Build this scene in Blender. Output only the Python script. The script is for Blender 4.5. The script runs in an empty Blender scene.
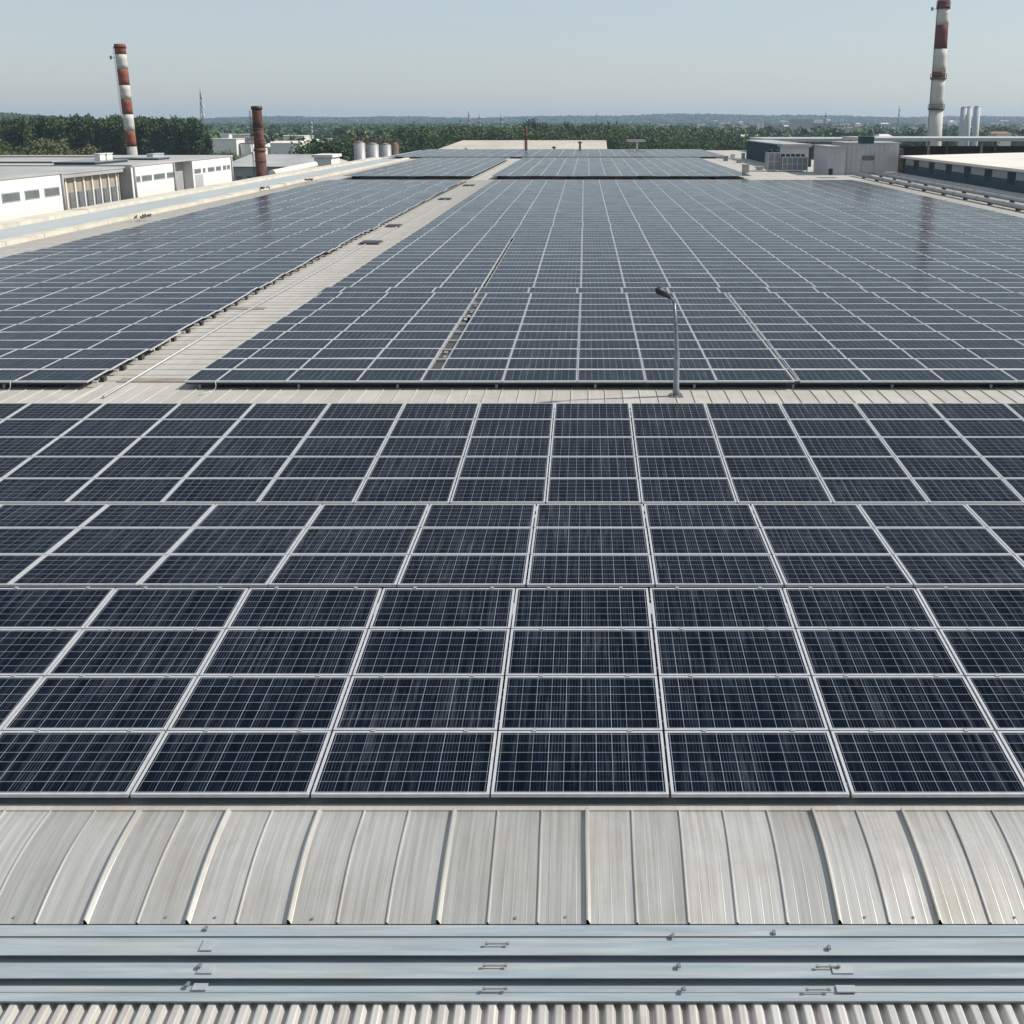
import bpy, math, random
import numpy as np
from mathutils import Vector, Matrix, Euler
R = math.radians
rng = random.Random(7)

# ------------------------------------------------------------------ camera, sky, sun, exposure
CZ = 18.3                      # camera height above the ground; the roof lies 6.3 m below it
F, PX, PY, PIT = 1150.0, 588.0, 430.0, R(15.07)
sc = bpy.context.scene
cd = bpy.data.cameras.new("camera"); cam = bpy.data.objects.new("camera", cd)
sc.collection.objects.link(cam); sc.camera = cam
cam.location = (0, 0, CZ); cam.rotation_euler = (R(90) - PIT, 0, 0)
cd.sensor_width = 36; cd.lens = F / 1024 * 36
cd.shift_x = -(PX - 512) / 1024; cd.shift_y = (PY - 512) / 1024
cd.clip_start = 0.2; cd.clip_end = 40000

SUN_EL, SUN_AZ = R(43), R(80)        # azimuth clockwise from +Y; the sun stands to the right, a little beyond
w = bpy.data.worlds.new("World"); sc.world = w; w.use_nodes = True
nt = w.node_tree; bg = nt.nodes["Background"]
sky = nt.nodes.new("ShaderNodeTexSky"); sky.sky_type = 'NISHITA'; sky.sun_disc = False
sky.sun_elevation = SUN_EL; sky.sun_rotation = SUN_AZ
sky.altitude = 0; sky.air_density = 1.0; sky.dust_density = 0.9; sky.ozone_density = 1.6
veil = nt.nodes.new("ShaderNodeMix"); veil.data_type = 'RGBA'; veil.inputs[0].default_value = .6      # thin high haze over the blue
veil.inputs[7].default_value = (3.88, 4.30, 4.68, 1)
nt.links.new(sky.outputs[0], veil.inputs[6]); nt.links.new(veil.outputs[2], bg.inputs[0]); bg.inputs[1].default_value = 0.100
sd = bpy.data.lights.new("sun", 'SUN'); sun = bpy.data.objects.new("sun", sd); sc.collection.objects.link(sun)
sd.energy = 3.7; sd.angle = R(1.0); sd.color = (1.0, 0.95, 0.87)
sv = Vector((math.sin(SUN_AZ) * math.cos(SUN_EL), math.cos(SUN_AZ) * math.cos(SUN_EL), math.sin(SUN_EL)))
sun.rotation_euler = sv.to_track_quat('Z', 'Y').to_euler()
sc.view_settings.view_transform = 'Standard'; sc.view_settings.look = 'None'
sc.view_settings.exposure = 0.45; sc.view_settings.gamma = 1.0
sc.cycles.volume_bounces = 0; sc.cycles.max_bounces = 6
sc.cycles.use_denoising = True

# ------------------------------------------------------------------ helpers
def D_of(y, h):
    v = (y - PY) / F
    return h * (math.cos(PIT) - v * math.sin(PIT)) / (math.sin(PIT) + v * math.cos(PIT))
def at_h(x, y, h):             # the point h metres below the camera seen at that place
    v = (y - PY) / F
    t = h / (math.sin(PIT) + v * math.cos(PIT))
    return (t * (x - PX) / F, t * (math.cos(PIT) - v * math.sin(PIT)), CZ - h)
def at_d(x, y, D):
    v = (y - PY) / F
    t = D / (math.cos(PIT) - v * math.sin(PIT))
    return (t * (x - PX) / F, D, CZ - t * (math.sin(PIT) + v * math.cos(PIT)))

def link(o): sc.collection.objects.link(o); return o
def tag(o, label=None, cat=None, group=None, kind=None):
    if label: o['label'] = label
    if cat: o['category'] = cat
    if group: o['group'] = group
    if kind: o['kind'] = kind
    return o
def empty(name, loc, label=None, cat=None, group=None, rz=0):
    o = bpy.data.objects.new(name, None); o.empty_display_size = .2
    o.location = loc; o.rotation_euler = (0, 0, rz); link(o)
    return tag(o, label, cat, group)
def copy_tree(o, parent=None):
    c = o.copy(); link(c)
    if parent: c.parent = parent
    for ch in list(o.children): copy_tree(ch, c)
    return c

class MB:
    def __init__(s): s.v = []; s.f = []; s.m = []; s.sm = []; s.uv = {}
    def face(s, idx, mi=0, smooth=False): s.f.append(tuple(idx)); s.m.append(mi); s.sm.append(smooth)
    def quad(s, a, b, c, d, mi=0, uv=None):
        n = len(s.v); s.v += [a, b, c, d]
        if uv: s.uv[len(s.f)] = uv
        s.face((n, n+1, n+2, n+3), mi)
    def box(s, x0, y0, z0, x1, y1, z1, mi=0, M=None):
        n = len(s.v)
        p = [(x0,y0,z0),(x1,y0,z0),(x1,y1,z0),(x0,y1,z0),(x0,y0,z1),(x1,y0,z1),(x1,y1,z1),(x0,y1,z1)]
        if M: p = [tuple(M @ Vector(q)) for q in p]
        s.v += p
        for q in ((0,3,2,1),(4,5,6,7),(0,1,5,4),(1,2,6,5),(2,3,7,6),(3,0,4,7)): s.face([n+i for i in q], mi)
    def tube(s, pts, rad, seg=10, mi=0, caps=True):
        n0 = len(s.v); pts = [Vector(p) for p in pts]
        rad = rad if isinstance(rad, (list, tuple)) else [rad]*len(pts)
        for i, p in enumerate(pts):
            d = (pts[min(i+1, len(pts)-1)] - pts[max(i-1, 0)]).normalized()
            a = d.cross(Vector((0.013, 1, 0.017))); a.normalize(); b = d.cross(a)
            for k in range(seg):
                t = 2*math.pi*k/seg
                s.v.append(tuple(p + rad[i]*(math.cos(t)*a + math.sin(t)*b)))
        for i in range(len(pts)-1):
            for k in range(seg):
                k2 = (k+1) % seg
                s.face((n0+i*seg+k, n0+i*seg+k2, n0+(i+1)*seg+k2, n0+(i+1)*seg+k), mi, True)
        if caps:
            s.face([n0+k for k in range(seg)][::-1], mi); s.face([n0+(len(pts)-1)*seg+k for k in range(seg)], mi)
    def build(s, name, mats, parent=None, loc=(0,0,0)):
        me = bpy.data.meshes.new(name); me.from_pydata(s.v, [], s.f)
        for m in (mats if isinstance(mats, (list, tuple)) else [mats]): me.materials.append(m)
        me.polygons.foreach_set('material_index', s.m); me.polygons.foreach_set('use_smooth', s.sm)
        if s.uv:
            ul = me.uv_layers.new(name='cells')
            arr = np.zeros(len(me.loops)*2, dtype=np.float32); k = 0
            for i, f in enumerate(s.f):
                u = s.uv.get(i)
                if u:
                    for j, q in enumerate(u): arr[(k+j)*2] = q[0]; arr[(k+j)*2+1] = q[1]
                k += len(f)
            ul.data.foreach_set('uv', arr)
        me.update()
        o = bpy.data.objects.new(name, me); o.location = loc; link(o)
        if parent: o.parent = parent
        return o

# ------------------------------------------------------------------ materials
def mat(name, col, rough=.6, metal=0, var=.12, scale=3.0, stretch=(1,1,1), bump=0, spec=.5, second=None, sec_amt=.5, sec_scale=1.0):
    m = bpy.data.materials.new(name); m.use_nodes = True; n = m.node_tree.nodes; l = m.node_tree.links
    b = n['Principled BSDF']; b.inputs['Roughness'].default_value = rough; b.inputs['Metallic'].default_value = metal
    b.inputs['Specular IOR Level'].default_value = spec
    tc = n.new('ShaderNodeTexCoord'); mp = n.new('ShaderNodeMapping'); mp.inputs['Scale'].default_value = stretch
    l.new(tc.outputs['Object'], mp.inputs[0])
    nz = n.new('ShaderNodeTexNoise'); nz.inputs['Scale'].default_value = scale; nz.inputs['Detail'].default_value = 6
    nz.inputs['Roughness'].default_value = .65
    l.new(mp.outputs[0], nz.inputs['Vector'])
    mr = n.new('ShaderNodeMapRange'); mr.inputs[1].default_value = .3; mr.inputs[2].default_value = .7
    mr.inputs[3].default_value = 1 - var; mr.inputs[4].default_value = 1 + var
    l.new(nz.outputs[0], mr.inputs[0])
    base = n.new('ShaderNodeMix'); base.data_type = 'RGBA'; base.blend_type = 'MIX'
    base.inputs[6].default_value = (*col, 1); base.inputs[7].default_value = (*(second or col), 1); base.inputs[0].default_value = 0
    if second:
        n2 = n.new('ShaderNodeTexNoise'); n2.inputs['Scale'].default_value = sec_scale; n2.inputs['Detail'].default_value = 5
        l.new(mp.outputs[0], n2.inputs['Vector'])
        r2 = n.new('ShaderNodeMapRange'); r2.inputs[1].default_value = .45; r2.inputs[2].default_value = .68; r2.inputs[4].default_value = sec_amt
        l.new(n2.outputs[0], r2.inputs[0]); l.new(r2.outputs[0], base.inputs[0])
    mu = n.new('ShaderNodeMix'); mu.data_type = 'RGBA'; mu.blend_type = 'MULTIPLY'; mu.inputs[0].default_value = 1
    l.new(base.outputs[2], mu.inputs[6]); l.new(mr.outputs[0], mu.inputs[7]); l.new(mu.outputs[2], b.inputs['Base Color'])
    if bump:
        bp = n.new('ShaderNodeBump'); bp.inputs['Strength'].default_value = bump; bp.inputs['Distance'].default_value = .02
        l.new(nz.outputs[0], bp.inputs['Height']); l.new(bp.outputs[0], b.inputs['Normal'])
    return m
def N(m, t, **kw):
    x = m.node_tree.nodes.new(t)
    for k, v in kw.items(): setattr(x, k, v)
    return x
def math_node(m, op, a, b=None, c=None):
    x = N(m, 'ShaderNodeMath', operation=op)
    for i, v in enumerate((a, b, c)):
        if v is None: continue
        if isinstance(v, (int, float)): x.inputs[i].default_value = v
        else: m.node_tree.links.new(v, x.inputs[i])
    return x.outputs[0]

def glass_material():
    """solar cells under glass: u counts cell columns (10), v cell rows (6), integer steps"""
    m = bpy.data.materials.new('solar_cells'); m.use_nodes = True; L = m.node_tree.links
    b = m.node_tree.nodes['Principled BSDF']
    uv = N(m, 'ShaderNodeUVMap'); uv.uv_map = 'cells'
    sp = N(m, 'ShaderNodeSeparateXYZ'); L.new(uv.outputs[0], sp.inputs[0])
    u, v = sp.outputs[0], sp.outputs[1]
    def line(c, k, half):       # 1 on lines spaced 1/k
        f = math_node(m, 'FRACT', math_node(m, 'ADD', math_node(m, 'MULTIPLY', c, k), .5))
        d = math_node(m, 'ABSOLUTE', math_node(m, 'SUBTRACT', f, .5))
        return math_node(m, 'LESS_THAN', d, half * k)
    lu = line(u, 1, .016); lv = line(v, 1, .016)
    bus = line(math_node(m, 'ADD', u, .0), 5, .0072)
    # outer margin
    geo = N(m, 'ShaderNodeTexCoord'); oi = N(m, 'ShaderNodeObjectInfo')
    gp = N(m, 'ShaderNodeNewGeometry')
    # cell-to-cell tone
    fl = N(m, 'ShaderNodeVectorMath', operation='FLOOR'); L.new(uv.outputs[0], fl.inputs[0])
    ad = N(m, 'ShaderNodeVectorMath', operation='ADD'); L.new(fl.outputs[0], ad.inputs[0])
    cr = N(m, 'ShaderNodeCombineXYZ')
    sn = N(m, 'ShaderNodeVectorMath', operation='SNAP'); L.new(gp.outputs['Position'], sn.inputs[0]); sn.inputs[1].default_value = (1.67, 1.2, 50)
    L.new(sn.outputs[0], ad.inputs[1])
    wn = N(m, 'ShaderNodeTexWhiteNoise'); L.new(ad.outputs[0], wn.inputs['Vector'])
    # streaks of dust running down the slope
    mp = N(m, 'ShaderNodeMapping'); mp.inputs['Scale'].default_value = (26, 1.1, 1.1); L.new(gp.outputs['Position'], mp.inputs[0])
    ns = N(m, 'ShaderNodeTexNoise'); ns.inputs['Scale'].default_value = 1.0; ns.inputs['Detail'].default_value = 5; ns.inputs['Roughness'].default_value = .7
    L.new(mp.outputs[0], ns.inputs['Vector'])
    st = N(m, 'ShaderNodeMapRange'); st.inputs[1].default_value = .50; st.inputs[2].default_value = .78; L.new(ns.outputs[0], st.inputs[0])
    n2 = N(m, 'ShaderNodeTexNoise'); n2.inputs['Scale'].default_value = .8; n2.inputs['Detail'].default_value = 4; L.new(gp.outputs['Position'], n2.inputs['Vector'])
    p2 = N(m, 'ShaderNodeMapRange'); p2.inputs[1].default_value = .35; p2.inputs[2].default_value = .7; L.new(n2.outputs[0], p2.inputs[0])
    dust = math_node(m, 'MULTIPLY', st.outputs[0], math_node(m, 'ADD', math_node(m, 'MULTIPLY', p2.outputs[0], .27), .02))
    c0 = N(m, 'ShaderNodeMix', data_type='RGBA'); c0.inputs[6].default_value = (.0026, .0048, .0088, 1); c0.inputs[7].default_value = (.0044, .0085, .0165, 1)
    L.new(wn.outputs[0], c0.inputs[0])
    c1 = N(m, 'ShaderNodeMix', data_type='RGBA'); c1.inputs[7].default_value = (.15, .185, .23, 1)
    L.new(c0.outputs[2], c1.inputs[6]); 
    mb1 = N(m, 'ShaderNodeMapping'); mb1.inputs['Scale'].default_value = (9, .35, .35); L.new(gp.outputs['Position'], mb1.inputs[0])
    nb = N(m, 'ShaderNodeTexNoise'); nb.inputs['Scale'].default_value = 1; nb.inputs['Detail'].default_value = 3; L.new(mb1.outputs[0], nb.inputs['Vector'])
    rb_ = N(m, 'ShaderNodeMapRange'); rb_.inputs[1].default_value = .42; rb_.inputs[2].default_value = .66; L.new(nb.outputs[0], rb_.inputs[0])
    L.new(math_node(m, 'MULTIPLY', bus, math_node(m, 'MULTIPLY', rb_.outputs[0], .8)), c1.inputs[0])
    c2 = N(m, 'ShaderNodeMix', data_type='RGBA'); c2.inputs[7].default_value = (.31, .35, .39, 1)
    L.new(c1.outputs[2], c2.inputs[6]); L.new(math_node(m, 'MAXIMUM', math_node(m, 'MULTIPLY', lu, math_node(m, 'ADD', math_node(m, 'MULTIPLY', rb_.outputs[0], .5), .5)), math_node(m, 'MULTIPLY', lv, .8)), c2.inputs[0])
    c3 = N(m, 'ShaderNodeMix', data_type='RGBA'); c3.inputs[7].default_value = (.27, .30, .34, 1)
    L.new(c2.outputs[2], c3.inputs[6]); L.new(dust, c3.inputs[0])
    L.new(c3.outputs[2], b.inputs['Base Color'])
    rr = N(m, 'ShaderNodeMapRange'); rr.inputs[3].default_value = .10; rr.inputs[4].default_value = .22
    L.new(p2.outputs[0], rr.inputs[0]); L.new(rr.outputs[0], b.inputs['Roughness'])
    b.inputs['IOR'].default_value = 1.07; b.inputs['Specular IOR Level'].default_value = .5
    return m

M = {}
M['cells'] = glass_material()
M['frame'] = mat('anodised_aluminium', (.47, .48, .49), .5, .15, .12, 8)
M['rail'] = mat('mill_aluminium', (.38, .38, .37), .5, .4, .15, 5)
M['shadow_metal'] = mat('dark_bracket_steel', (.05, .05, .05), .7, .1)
M['grey_paint'] = mat('grey_paint', (.30, .32, .33), .5, 0, .2, 2)
M['galv'] = mat('galvanised_steel', (.22, .235, .25), .45, .4, .25, 6)
M['lamp_black'] = mat('black_lamp_housing', (.02, .02, .022), .5)
M['white_render'] = mat('white_render', (.72, .70, .66), .8, 0, .05, .8, second=(.62,.60,.54), sec_amt=.35, sec_scale=.3)
M['cream_render'] = mat('cream_render', (.72, .68, .60), .8, 0, .07, .8)
M['grey_render'] = mat('grey_render', (.33, .33, .32), .8, 0, .1, .6)
M['brown_panel'] = mat('brown_cladding', (.33, .29, .23), .8, 0, .2, 1.5, stretch=(1, 2, .4), second=(.24,.21,.17), sec_amt=.6, sec_scale=.6)
M['grey_metal'] = mat('grey_metal_cladding', (.42, .43, .43), .55, .1, .1, 1.0)
M['dark_teal'] = mat('dark_teal_cladding', (.04, .07, .08), .9, 0, .15, 1, spec=.08)
M['roof_grey'] = mat('grey_roof_felt', (.34, .34, .335), .85, 0, .2, .15, second=(.46,.45,.42), sec_amt=.7, sec_scale=.08)
M['roof_beige'] = mat('beige_sheet_roof', (.46, .42, .35), .8, 0, .15, .1)
M['roof_cream'] = mat('cream_membrane_roof', (.68, .63, .56), .85, 0, .08, .15, second=(.5,.45,.38), sec_amt=.5, sec_scale=.1)
M['win'] = mat('window_glass', (.13, .15, .15), .2, 0, .15, .9)
M['concrete'] = mat('concrete', (.42, .41, .38), .85, 0, .15, .8, second=(.28,.26,.23), sec_amt=.5, sec_scale=.4)
M['parapet'] = mat('parapet_coping', (.56, .52, .44), .85, 0, .12, .8, second=(.40,.35,.28), sec_amt=.6, sec_scale=.5)
M['chim_white'] = mat('weathered_white_paint', (.56, .54, .50), .85, 0, .15, .5, second=(.38,.33,.29), sec_amt=.5, sec_scale=.5)
M['chim_red'] = mat('faded_red_paint', (.24, .075, .045), .85, 0, .2, .6, second=(.17,.06,.04), sec_amt=.6, sec_scale=.5)
M['chim_maroon'] = mat('maroon_paint', (.13, .03, .03), .85, 0, .2, .5)
M['brick'] = mat('sooty_brick', (.13, .055, .038), .9, 0, .35, 1.2, second=(.05,.03,.028), sec_amt=1.0, sec_scale=.9)
M['rust'] = mat('rusty_steel', (.13, .085, .06), .8, .1, .35, 1.5)
M['tank'] = mat('tank_paint', (.34, .35, .36), .5, .2, .25, .8, stretch=(1,1,.2), second=(.2,.12,.08), sec_amt=.6, sec_scale=.8)
M['silo'] = mat('pale_silo', (.44, .47, .49), .8, 0, .1, .5)
M['trunk'] = mat('bark', (.09, .07, .05), .9, 0, .3, 2)
M['pipe'] = mat('pipe_cladding', (.30, .31, .32), .4, .5, .15, 1)
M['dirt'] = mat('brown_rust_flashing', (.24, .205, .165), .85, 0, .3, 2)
M['far_grey'] = mat('far_concrete', (.40, .40, .39), .9, 0, .1, .05)
M['far_pink'] = mat('far_pinkish_brick', (.34, .27, .25), .9, 0, .1, .05)
M['tile'] = mat('roof_tile', (.22, .12, .09), .9, 0, .2, .5)

def roof_sheet_mat(name, c1, c2, c3, pitch, rough=.42, metal=.35, streak=.18, rust=.5):
    m = bpy.data.materials.new(name); m.use_nodes = True; L = m.node_tree.links
    b = m.node_tree.nodes['Principled BSDF']; b.inputs['Roughness'].default_value = rough; b.inputs['Metallic'].default_value = metal
    tc = N(m, 'ShaderNodeTexCoord'); sp = N(m, 'ShaderNodeSeparateXYZ'); L.new(tc.outputs['Object'], sp.inputs[0])
    bay = math_node(m, 'FLOOR', math_node(m, 'DIVIDE', sp.outputs[0], pitch))
    wn = N(m, 'ShaderNodeTexWhiteNoise', noise_dimensions='1D'); L.new(bay, wn.inputs['W'])
    a = N(m, 'ShaderNodeMix', data_type='RGBA'); a.inputs[6].default_value = (*c1, 1); a.inputs[7].default_value = (*c2, 1); L.new(wn.outputs[0], a.inputs[0])
    mp = N(m, 'ShaderNodeMapping'); mp.inputs['Scale'].default_value = (30, .8, .8); L.new(tc.outputs['Object'], mp.inputs[0])
    n1 = N(m, 'ShaderNodeTexNoise'); n1.inputs['Scale'].default_value = 1; n1.inputs['Detail'].default_value = 6; L.new(mp.outputs[0], n1.inputs['Vector'])
    r1 = N(m, 'ShaderNodeMapRange'); r1.inputs[1].default_value = .3; r1.inputs[2].default_value = .7; r1.inputs[3].default_value = 1-streak; r1.inputs[4].default_value = 1+streak
    L.new(n1.outputs[0], r1.inputs[0])
    n2 = N(m, 'ShaderNodeTexNoise'); n2.inputs['Scale'].default_value = 1.3; n2.inputs['Detail'].default_value = 7; n2.inputs['Roughness'].default_value = .7
    L.new(tc.outputs['Object'], n2.inputs['Vector'])
    r2 = N(m, 'ShaderNodeMapRange'); r2.inputs[1].default_value = .46; r2.inputs[2].default_value = .70; r2.inputs[4].default_value = rust
    L.new(n2.outputs[0], r2.inputs[0])
    c = N(m, 'ShaderNodeMix', data_type='RGBA'); c.inputs[7].default_value = (*c3, 1); L.new(a.outputs[2], c.inputs[6]); L.new(r2.outputs[0], c.inputs[0])
    mu = N(m, 'ShaderNodeMix', data_type='RGBA', blend_type='MULTIPLY'); mu.inputs[0].default_value = 1
    L.new(c.outputs[2], mu.inputs[6]); L.new(r1.outputs[0], mu.inputs[7]); L.new(mu.outputs[2], b.inputs['Base Color'])
    bp = N(m, 'ShaderNodeBump'); bp.inputs['Strength'].default_value = .25; bp.inputs['Distance'].default_value = .01
    L.new(n2.outputs[0], bp.inputs['Height']); L.new(bp.outputs[0], b.inputs['Normal'])
    return m
M['seam_roof'] = roof_sheet_mat('standing_seam_zinc', (.39, .385, .36), (.51, .495, .46), (.35, .31, .245), .412)
M['corrug'] = roof_sheet_mat('corrugated_sheet', (.42, .41, .385), (.50, .48, .45), (.30, .26, .21), .126, rough=.6, metal=.1)
M['deck'] = roof_sheet_mat('beige_deck_sheet', (.39, .37, .33), (.45, .43, .385), (.31, .28, .23), .412, rough=.75, metal=.05, streak=.08)
M['flash'] = mat('blue_grey_flashing', (.285, .335, .36), .5, .1, .17, 1.6, stretch=(.6, 10, 2), bump=.15, second=(.40,.395,.37), sec_amt=.75, sec_scale=1.1)
M['channel'] = mat('blue_gutter_lining', (.37, .40, .40), .7, 0, .10, .3, stretch=(1, .2, 1))

# ------------------------------------------------------------------ ground and hills
def grid_land(name, fn, xs, ys, m, kind='structure'):
    v = [(x, y, fn(x, y)) for y in ys for x in xs]; nx = len(xs); f = []
    for j in range(len(ys)-1):
        for i in range(nx-1): f.append((j*nx+i, j*nx+i+1, (j+1)*nx+i+1, (j+1)*nx+i))
    me = bpy.data.meshes.new(name); me.from_pydata(v, [], f); me.materials.append(m)
    me.polygons.foreach_set('use_smooth', [True]*len(f))
    o = bpy.data.objects.new(name, me); link(o); tag(o, kind=kind); return o
M['ground'] = mat('scrub_and_fields', (.055, .075, .03), .95, 0, .4, .02, second=(.16, .14, .09), sec_amt=.8, sec_scale=.006)
M['hill'] = mat('wooded_hills', (.030, .045, .022), .95, 0, .35, .02)
g = MB(); g.quad((-9000,-600,0),(9000,-600,0),(9000,9000,0),(-9000,9000,0)); o = g.build('ground', M['ground']); tag(o, kind='structure')
def hf(x, y):
    t = max(0, min(1, (y-3600)/1500)); s = t*t*(3-2*t)
    return -1 + s*(22 + 7*math.sin(x*.0011+1.2) + 4*math.sin(x*.0037) + 2.5*math.sin(x*.011+y*.002)) * (1 if x < 0 else 1 + .15*math.sin(x*.0009))
o = grid_land('far_hills', hf, np.linspace(-4200, 4200, 170).tolist(), np.linspace(3500, 5900, 26).tolist(), M['hill'])
def hl(x, y):
    dx = (x+950)/330; dy = (y-1500)/260
    return -1 + 28*math.exp(-dx*dx-dy*dy) + .9*math.sin(x*.09)*math.exp(-dx*dx-dy*dy)
o = grid_land('wooded_hill', hl, np.linspace(-1900, -200, 80).tolist(), np.linspace(900, 2100, 40).tolist(), M['hill'])

# ------------------------------------------------------------------ the big factory hall
H = 6.3; ZR = CZ - H
hall = empty('factory_hall', (0, 0, 0), 'huge low factory hall whose pale metal roof carries the solar arrays', 'factory')
def seam_profile(x0, x1, pitch=.412, majors=(-10, -8, -6, -3, 0, 5, 7), minor=.016, fine=True):
    p = []; n0 = math.ceil(x0/pitch); n1 = math.floor(x1/pitch)
    for n in range(n0, n1+1):
        X = n*pitch + rng.uniform(-.012, .012)
        if n in majors: p += [(X-.012, 0), (X-.009, .040), (X+.003, .041), (X+.022, .006), (X+.028, 0)]
        else: p += [(X-.007, 0), (X-.004, minor), (X+.006, minor), (X+.012, .001), (X+.022, 0)]
        if fine:
            for q in (.25, .5, .75):
                c = X + q*pitch + rng.uniform(-.015, .015); hh = .0012
                p += [(c-.005, 0), (c, hh), (c+.005, 0)]
    return p
def sweep_x(prof, path, mb, mi=0):
    nx = len(prof); n0 = len(mb.v)
    for (d, z) in path:
        for (x, dz) in prof: mb.v.append((x + (.006*math.sin(x*2.3+d*2.6) if len(prof) > 60 else 0), d, z + dz))
    for j in range(len(path)-1):
        for i in range(nx-1): mb.face((n0+j*nx+i, n0+j*nx+i+1, n0+(j+1)*nx+i+1, n0+(j+1)*nx+i), mi)
# eave sheet: a shallow arch falling to the flashing
hE, hT = 6.37, 6.13
dE, dT = D_of(924, hE), D_of(811, hT)
path = []
for k in range(13):
    t = k/12; path.append((dE + t*(dT-dE), CZ - (hE + t*(hT-hE)) + .065*math.sin(math.pi*t)))
mb = MB(); sweep_x(seam_profile(-9, 8), path, mb); r0 = mb.build('eave_sheeting', M['seam_roof'], hall)
mb = MB(); mb.tube([(0,0,0),(0,0,.007)], .013, 8); _s = mb.build('screw', M['galv'], r0); _me = _s.data; bpy.data.objects.remove(_s)
for n in range(-13, 12):
    for t in (.04,):
        if rng.random() < .45: continue
        o = bpy.data.objects.new('screw', _me); link(o); o.parent = r0
        o.location = ((n+.5)*.412 + rng.uniform(-.02, .02), dE + t*(dT-dE) + rng.uniform(-.01, .01), CZ - (hE + t*(hT-hE)) + .065*math.sin(math.pi*t))
# ridge strip and deck under the front arrays
mb = MB(); prof = [(-14, 0), (14, 0)]
mb.box(-14, dT-.005, CZ-hT-.05, 14, dT+.09, CZ-hT+.012)
mb.build('edge_strip', M['deck'], hall)
mb = MB()
sweep_x([(-20, 0), (20, 0)], [(dT+.1, CZ-hT-.02), (13.5, CZ-5.98), (17.5, CZ-5.98), (18.2, CZ-6.62), (25.0, CZ-6.40)], mb)
mb.build('lower_deck', M['roof_grey'], hall)
# walkway with seams between the front arrays and the long field
mb = MB(); sweep_x(seam_profile(-38, 38, majors=(-29,), minor=.02, fine=False), [(25.0, ZR), (27.6, ZR)], mb); mb.build('walkway_sheeting', M['deck'], hall)
mb = MB(); mb.box(-36.6, 27.6, ZR-.3, 37.2, 258, ZR)
y = 28.1
while y < 128:
    for (xa, xb) in ((-30.1, -25.4), (-13.5, -9.85), (28.3, 35.1)): mb.box(xa, y, ZR-.01, xb, y+.04, ZR+.012)
    y += .68
mb.build('roof_deck', M['deck'], hall)
mb = MB()
mb.box(-36.5, 25.2, 0, 37, 257.8, ZR-.31); mb.box(-13.8, 7.6, 0, 13.8, 25.1, ZR-.45)
mb.build('wall', M['grey_render'], hall)
# stepped flashing
ys = [(925, 6.37), (936, 6.365), (937, 6.38), (955, 6.385)]
pf = [(D_of(y, h), CZ-h) for y, h in ys]
def step(pf, ytop, ybot, drop, yend, slope=.004):
    d, z = pf[-1]; h = CZ - z
    # groove wall facing the camera, then next tread
    pf += [(d-.001, z-.007), (d+.10, z-.012), (d+.10, z-drop)]
    pf.append((d-.035, z - drop)); pf.append((d-.040, z - drop + .018))
    hh = h + drop - .018
    pf.append((D_of(yend, hh+slope), CZ-hh-slope)); return pf
step(pf, 955, 961, .062, 978); step(pf, 978, 984, .062, 992)
d, z = pf[-1]; pf.append((d-.002, z-.006)); pf.append((D_of(1001, CZ-z+.012), z-.012)); d, z = pf[-1]; pf.append((d-.001, z-.012)); pf.append((d+.05, z-.014)); pf.append((d+.05, z-.10))
pf = pf[::-1]
mb = MB(); sweep_x([(-9+.9*i, 0) for i in range(20)], pf, mb); fl = mb.build('gutter_flashing', M['flash'], hall)
zc = pf[1][1]; dc = pf[0][0] - .002
# overlap patches and small fixings on the flashing
def flash_patch(x, y, h, w_, l_, m, name, t=.006):
    X, Y, Z = at_h(x, y, h); mb = MB(); mb.box(X-w_/2, Y-l_/2, Z-.004, X+w_/2, Y+l_/2, Z+t); return mb.build(name, m, fl)
M['patch'] = mat('bare_metal_lap', (.40, .43, .44), .5, .3, .1, 5)
flash_patch(208, 945, 6.375, .10, .13, M['patch'], 'lap_plate'); flash_patch(206, 969, 6.425, .12, .10, M['patch'], 'lap_plate'); flash_patch(200, 987, 6.47, .11, .07, M['patch'], 'lap_plate')
flash_patch(842, 969, 6.425, .16, .10, M['patch'], 'lap_plate'); flash_patch(846, 989, 6.47, .15, .07, M['patch'], 'lap_plate')
for (x, y, h) in ((497, 944, 6.36), (495, 966, 6.41), (495, 989, 6.455), (828, 967, 6.41), (818, 990, 6.455)):
    X, Y, Z = at_h(x, y, h); mb = MB()
    mb.box(-.08, -.005, 0, .08, .005, .008); mb.box(-.095, -.012, 0, -.075, .012, .014); mb.box(.075, -.012, 0, .095, .012, .014)
    mb.build('clip', M['dirt'], fl, (X, Y, Z))
for (x, y, h) in ((673, 936, 6.36), (679, 966, 6.41), (684, 989, 6.455), (206, 929, 6.36), (200, 966, 6.41), (188, 985, 6.455), (829, 948, 6.37), (774, 933, 6.36)):
    X, Y, Z = at_h(x, y, h); mb = MB()
    mb.box(-.012, -.022, 0, .012, .022, .014); mb.box(-.026, -.016, 0, -.012, .008, .006)
    mb.build('bracket', M['galv'], fl, (X, Y, Z))
# corrugated sheet at the very bottom
prof = []; n = 0; x = -9
while x < 8.5:
    prof += [(x, 0), (x+.020, .045), (x+.030, .050), (x+.072, .050), (x+.082, .045), (x+.100, 0)]; x += .1265
mb = MB(); sweep_x(prof, [(3.0, zc-.35-.06), (dc, zc-.062)], mb); mb.build('corrugated_sheet', M['corrug'], hall)
mb = MB(); mb.box(-9, 3.02, 0, 8.5, 7.55, zc-.45); mb.build('wall', M['grey_render'], hall)

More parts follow.
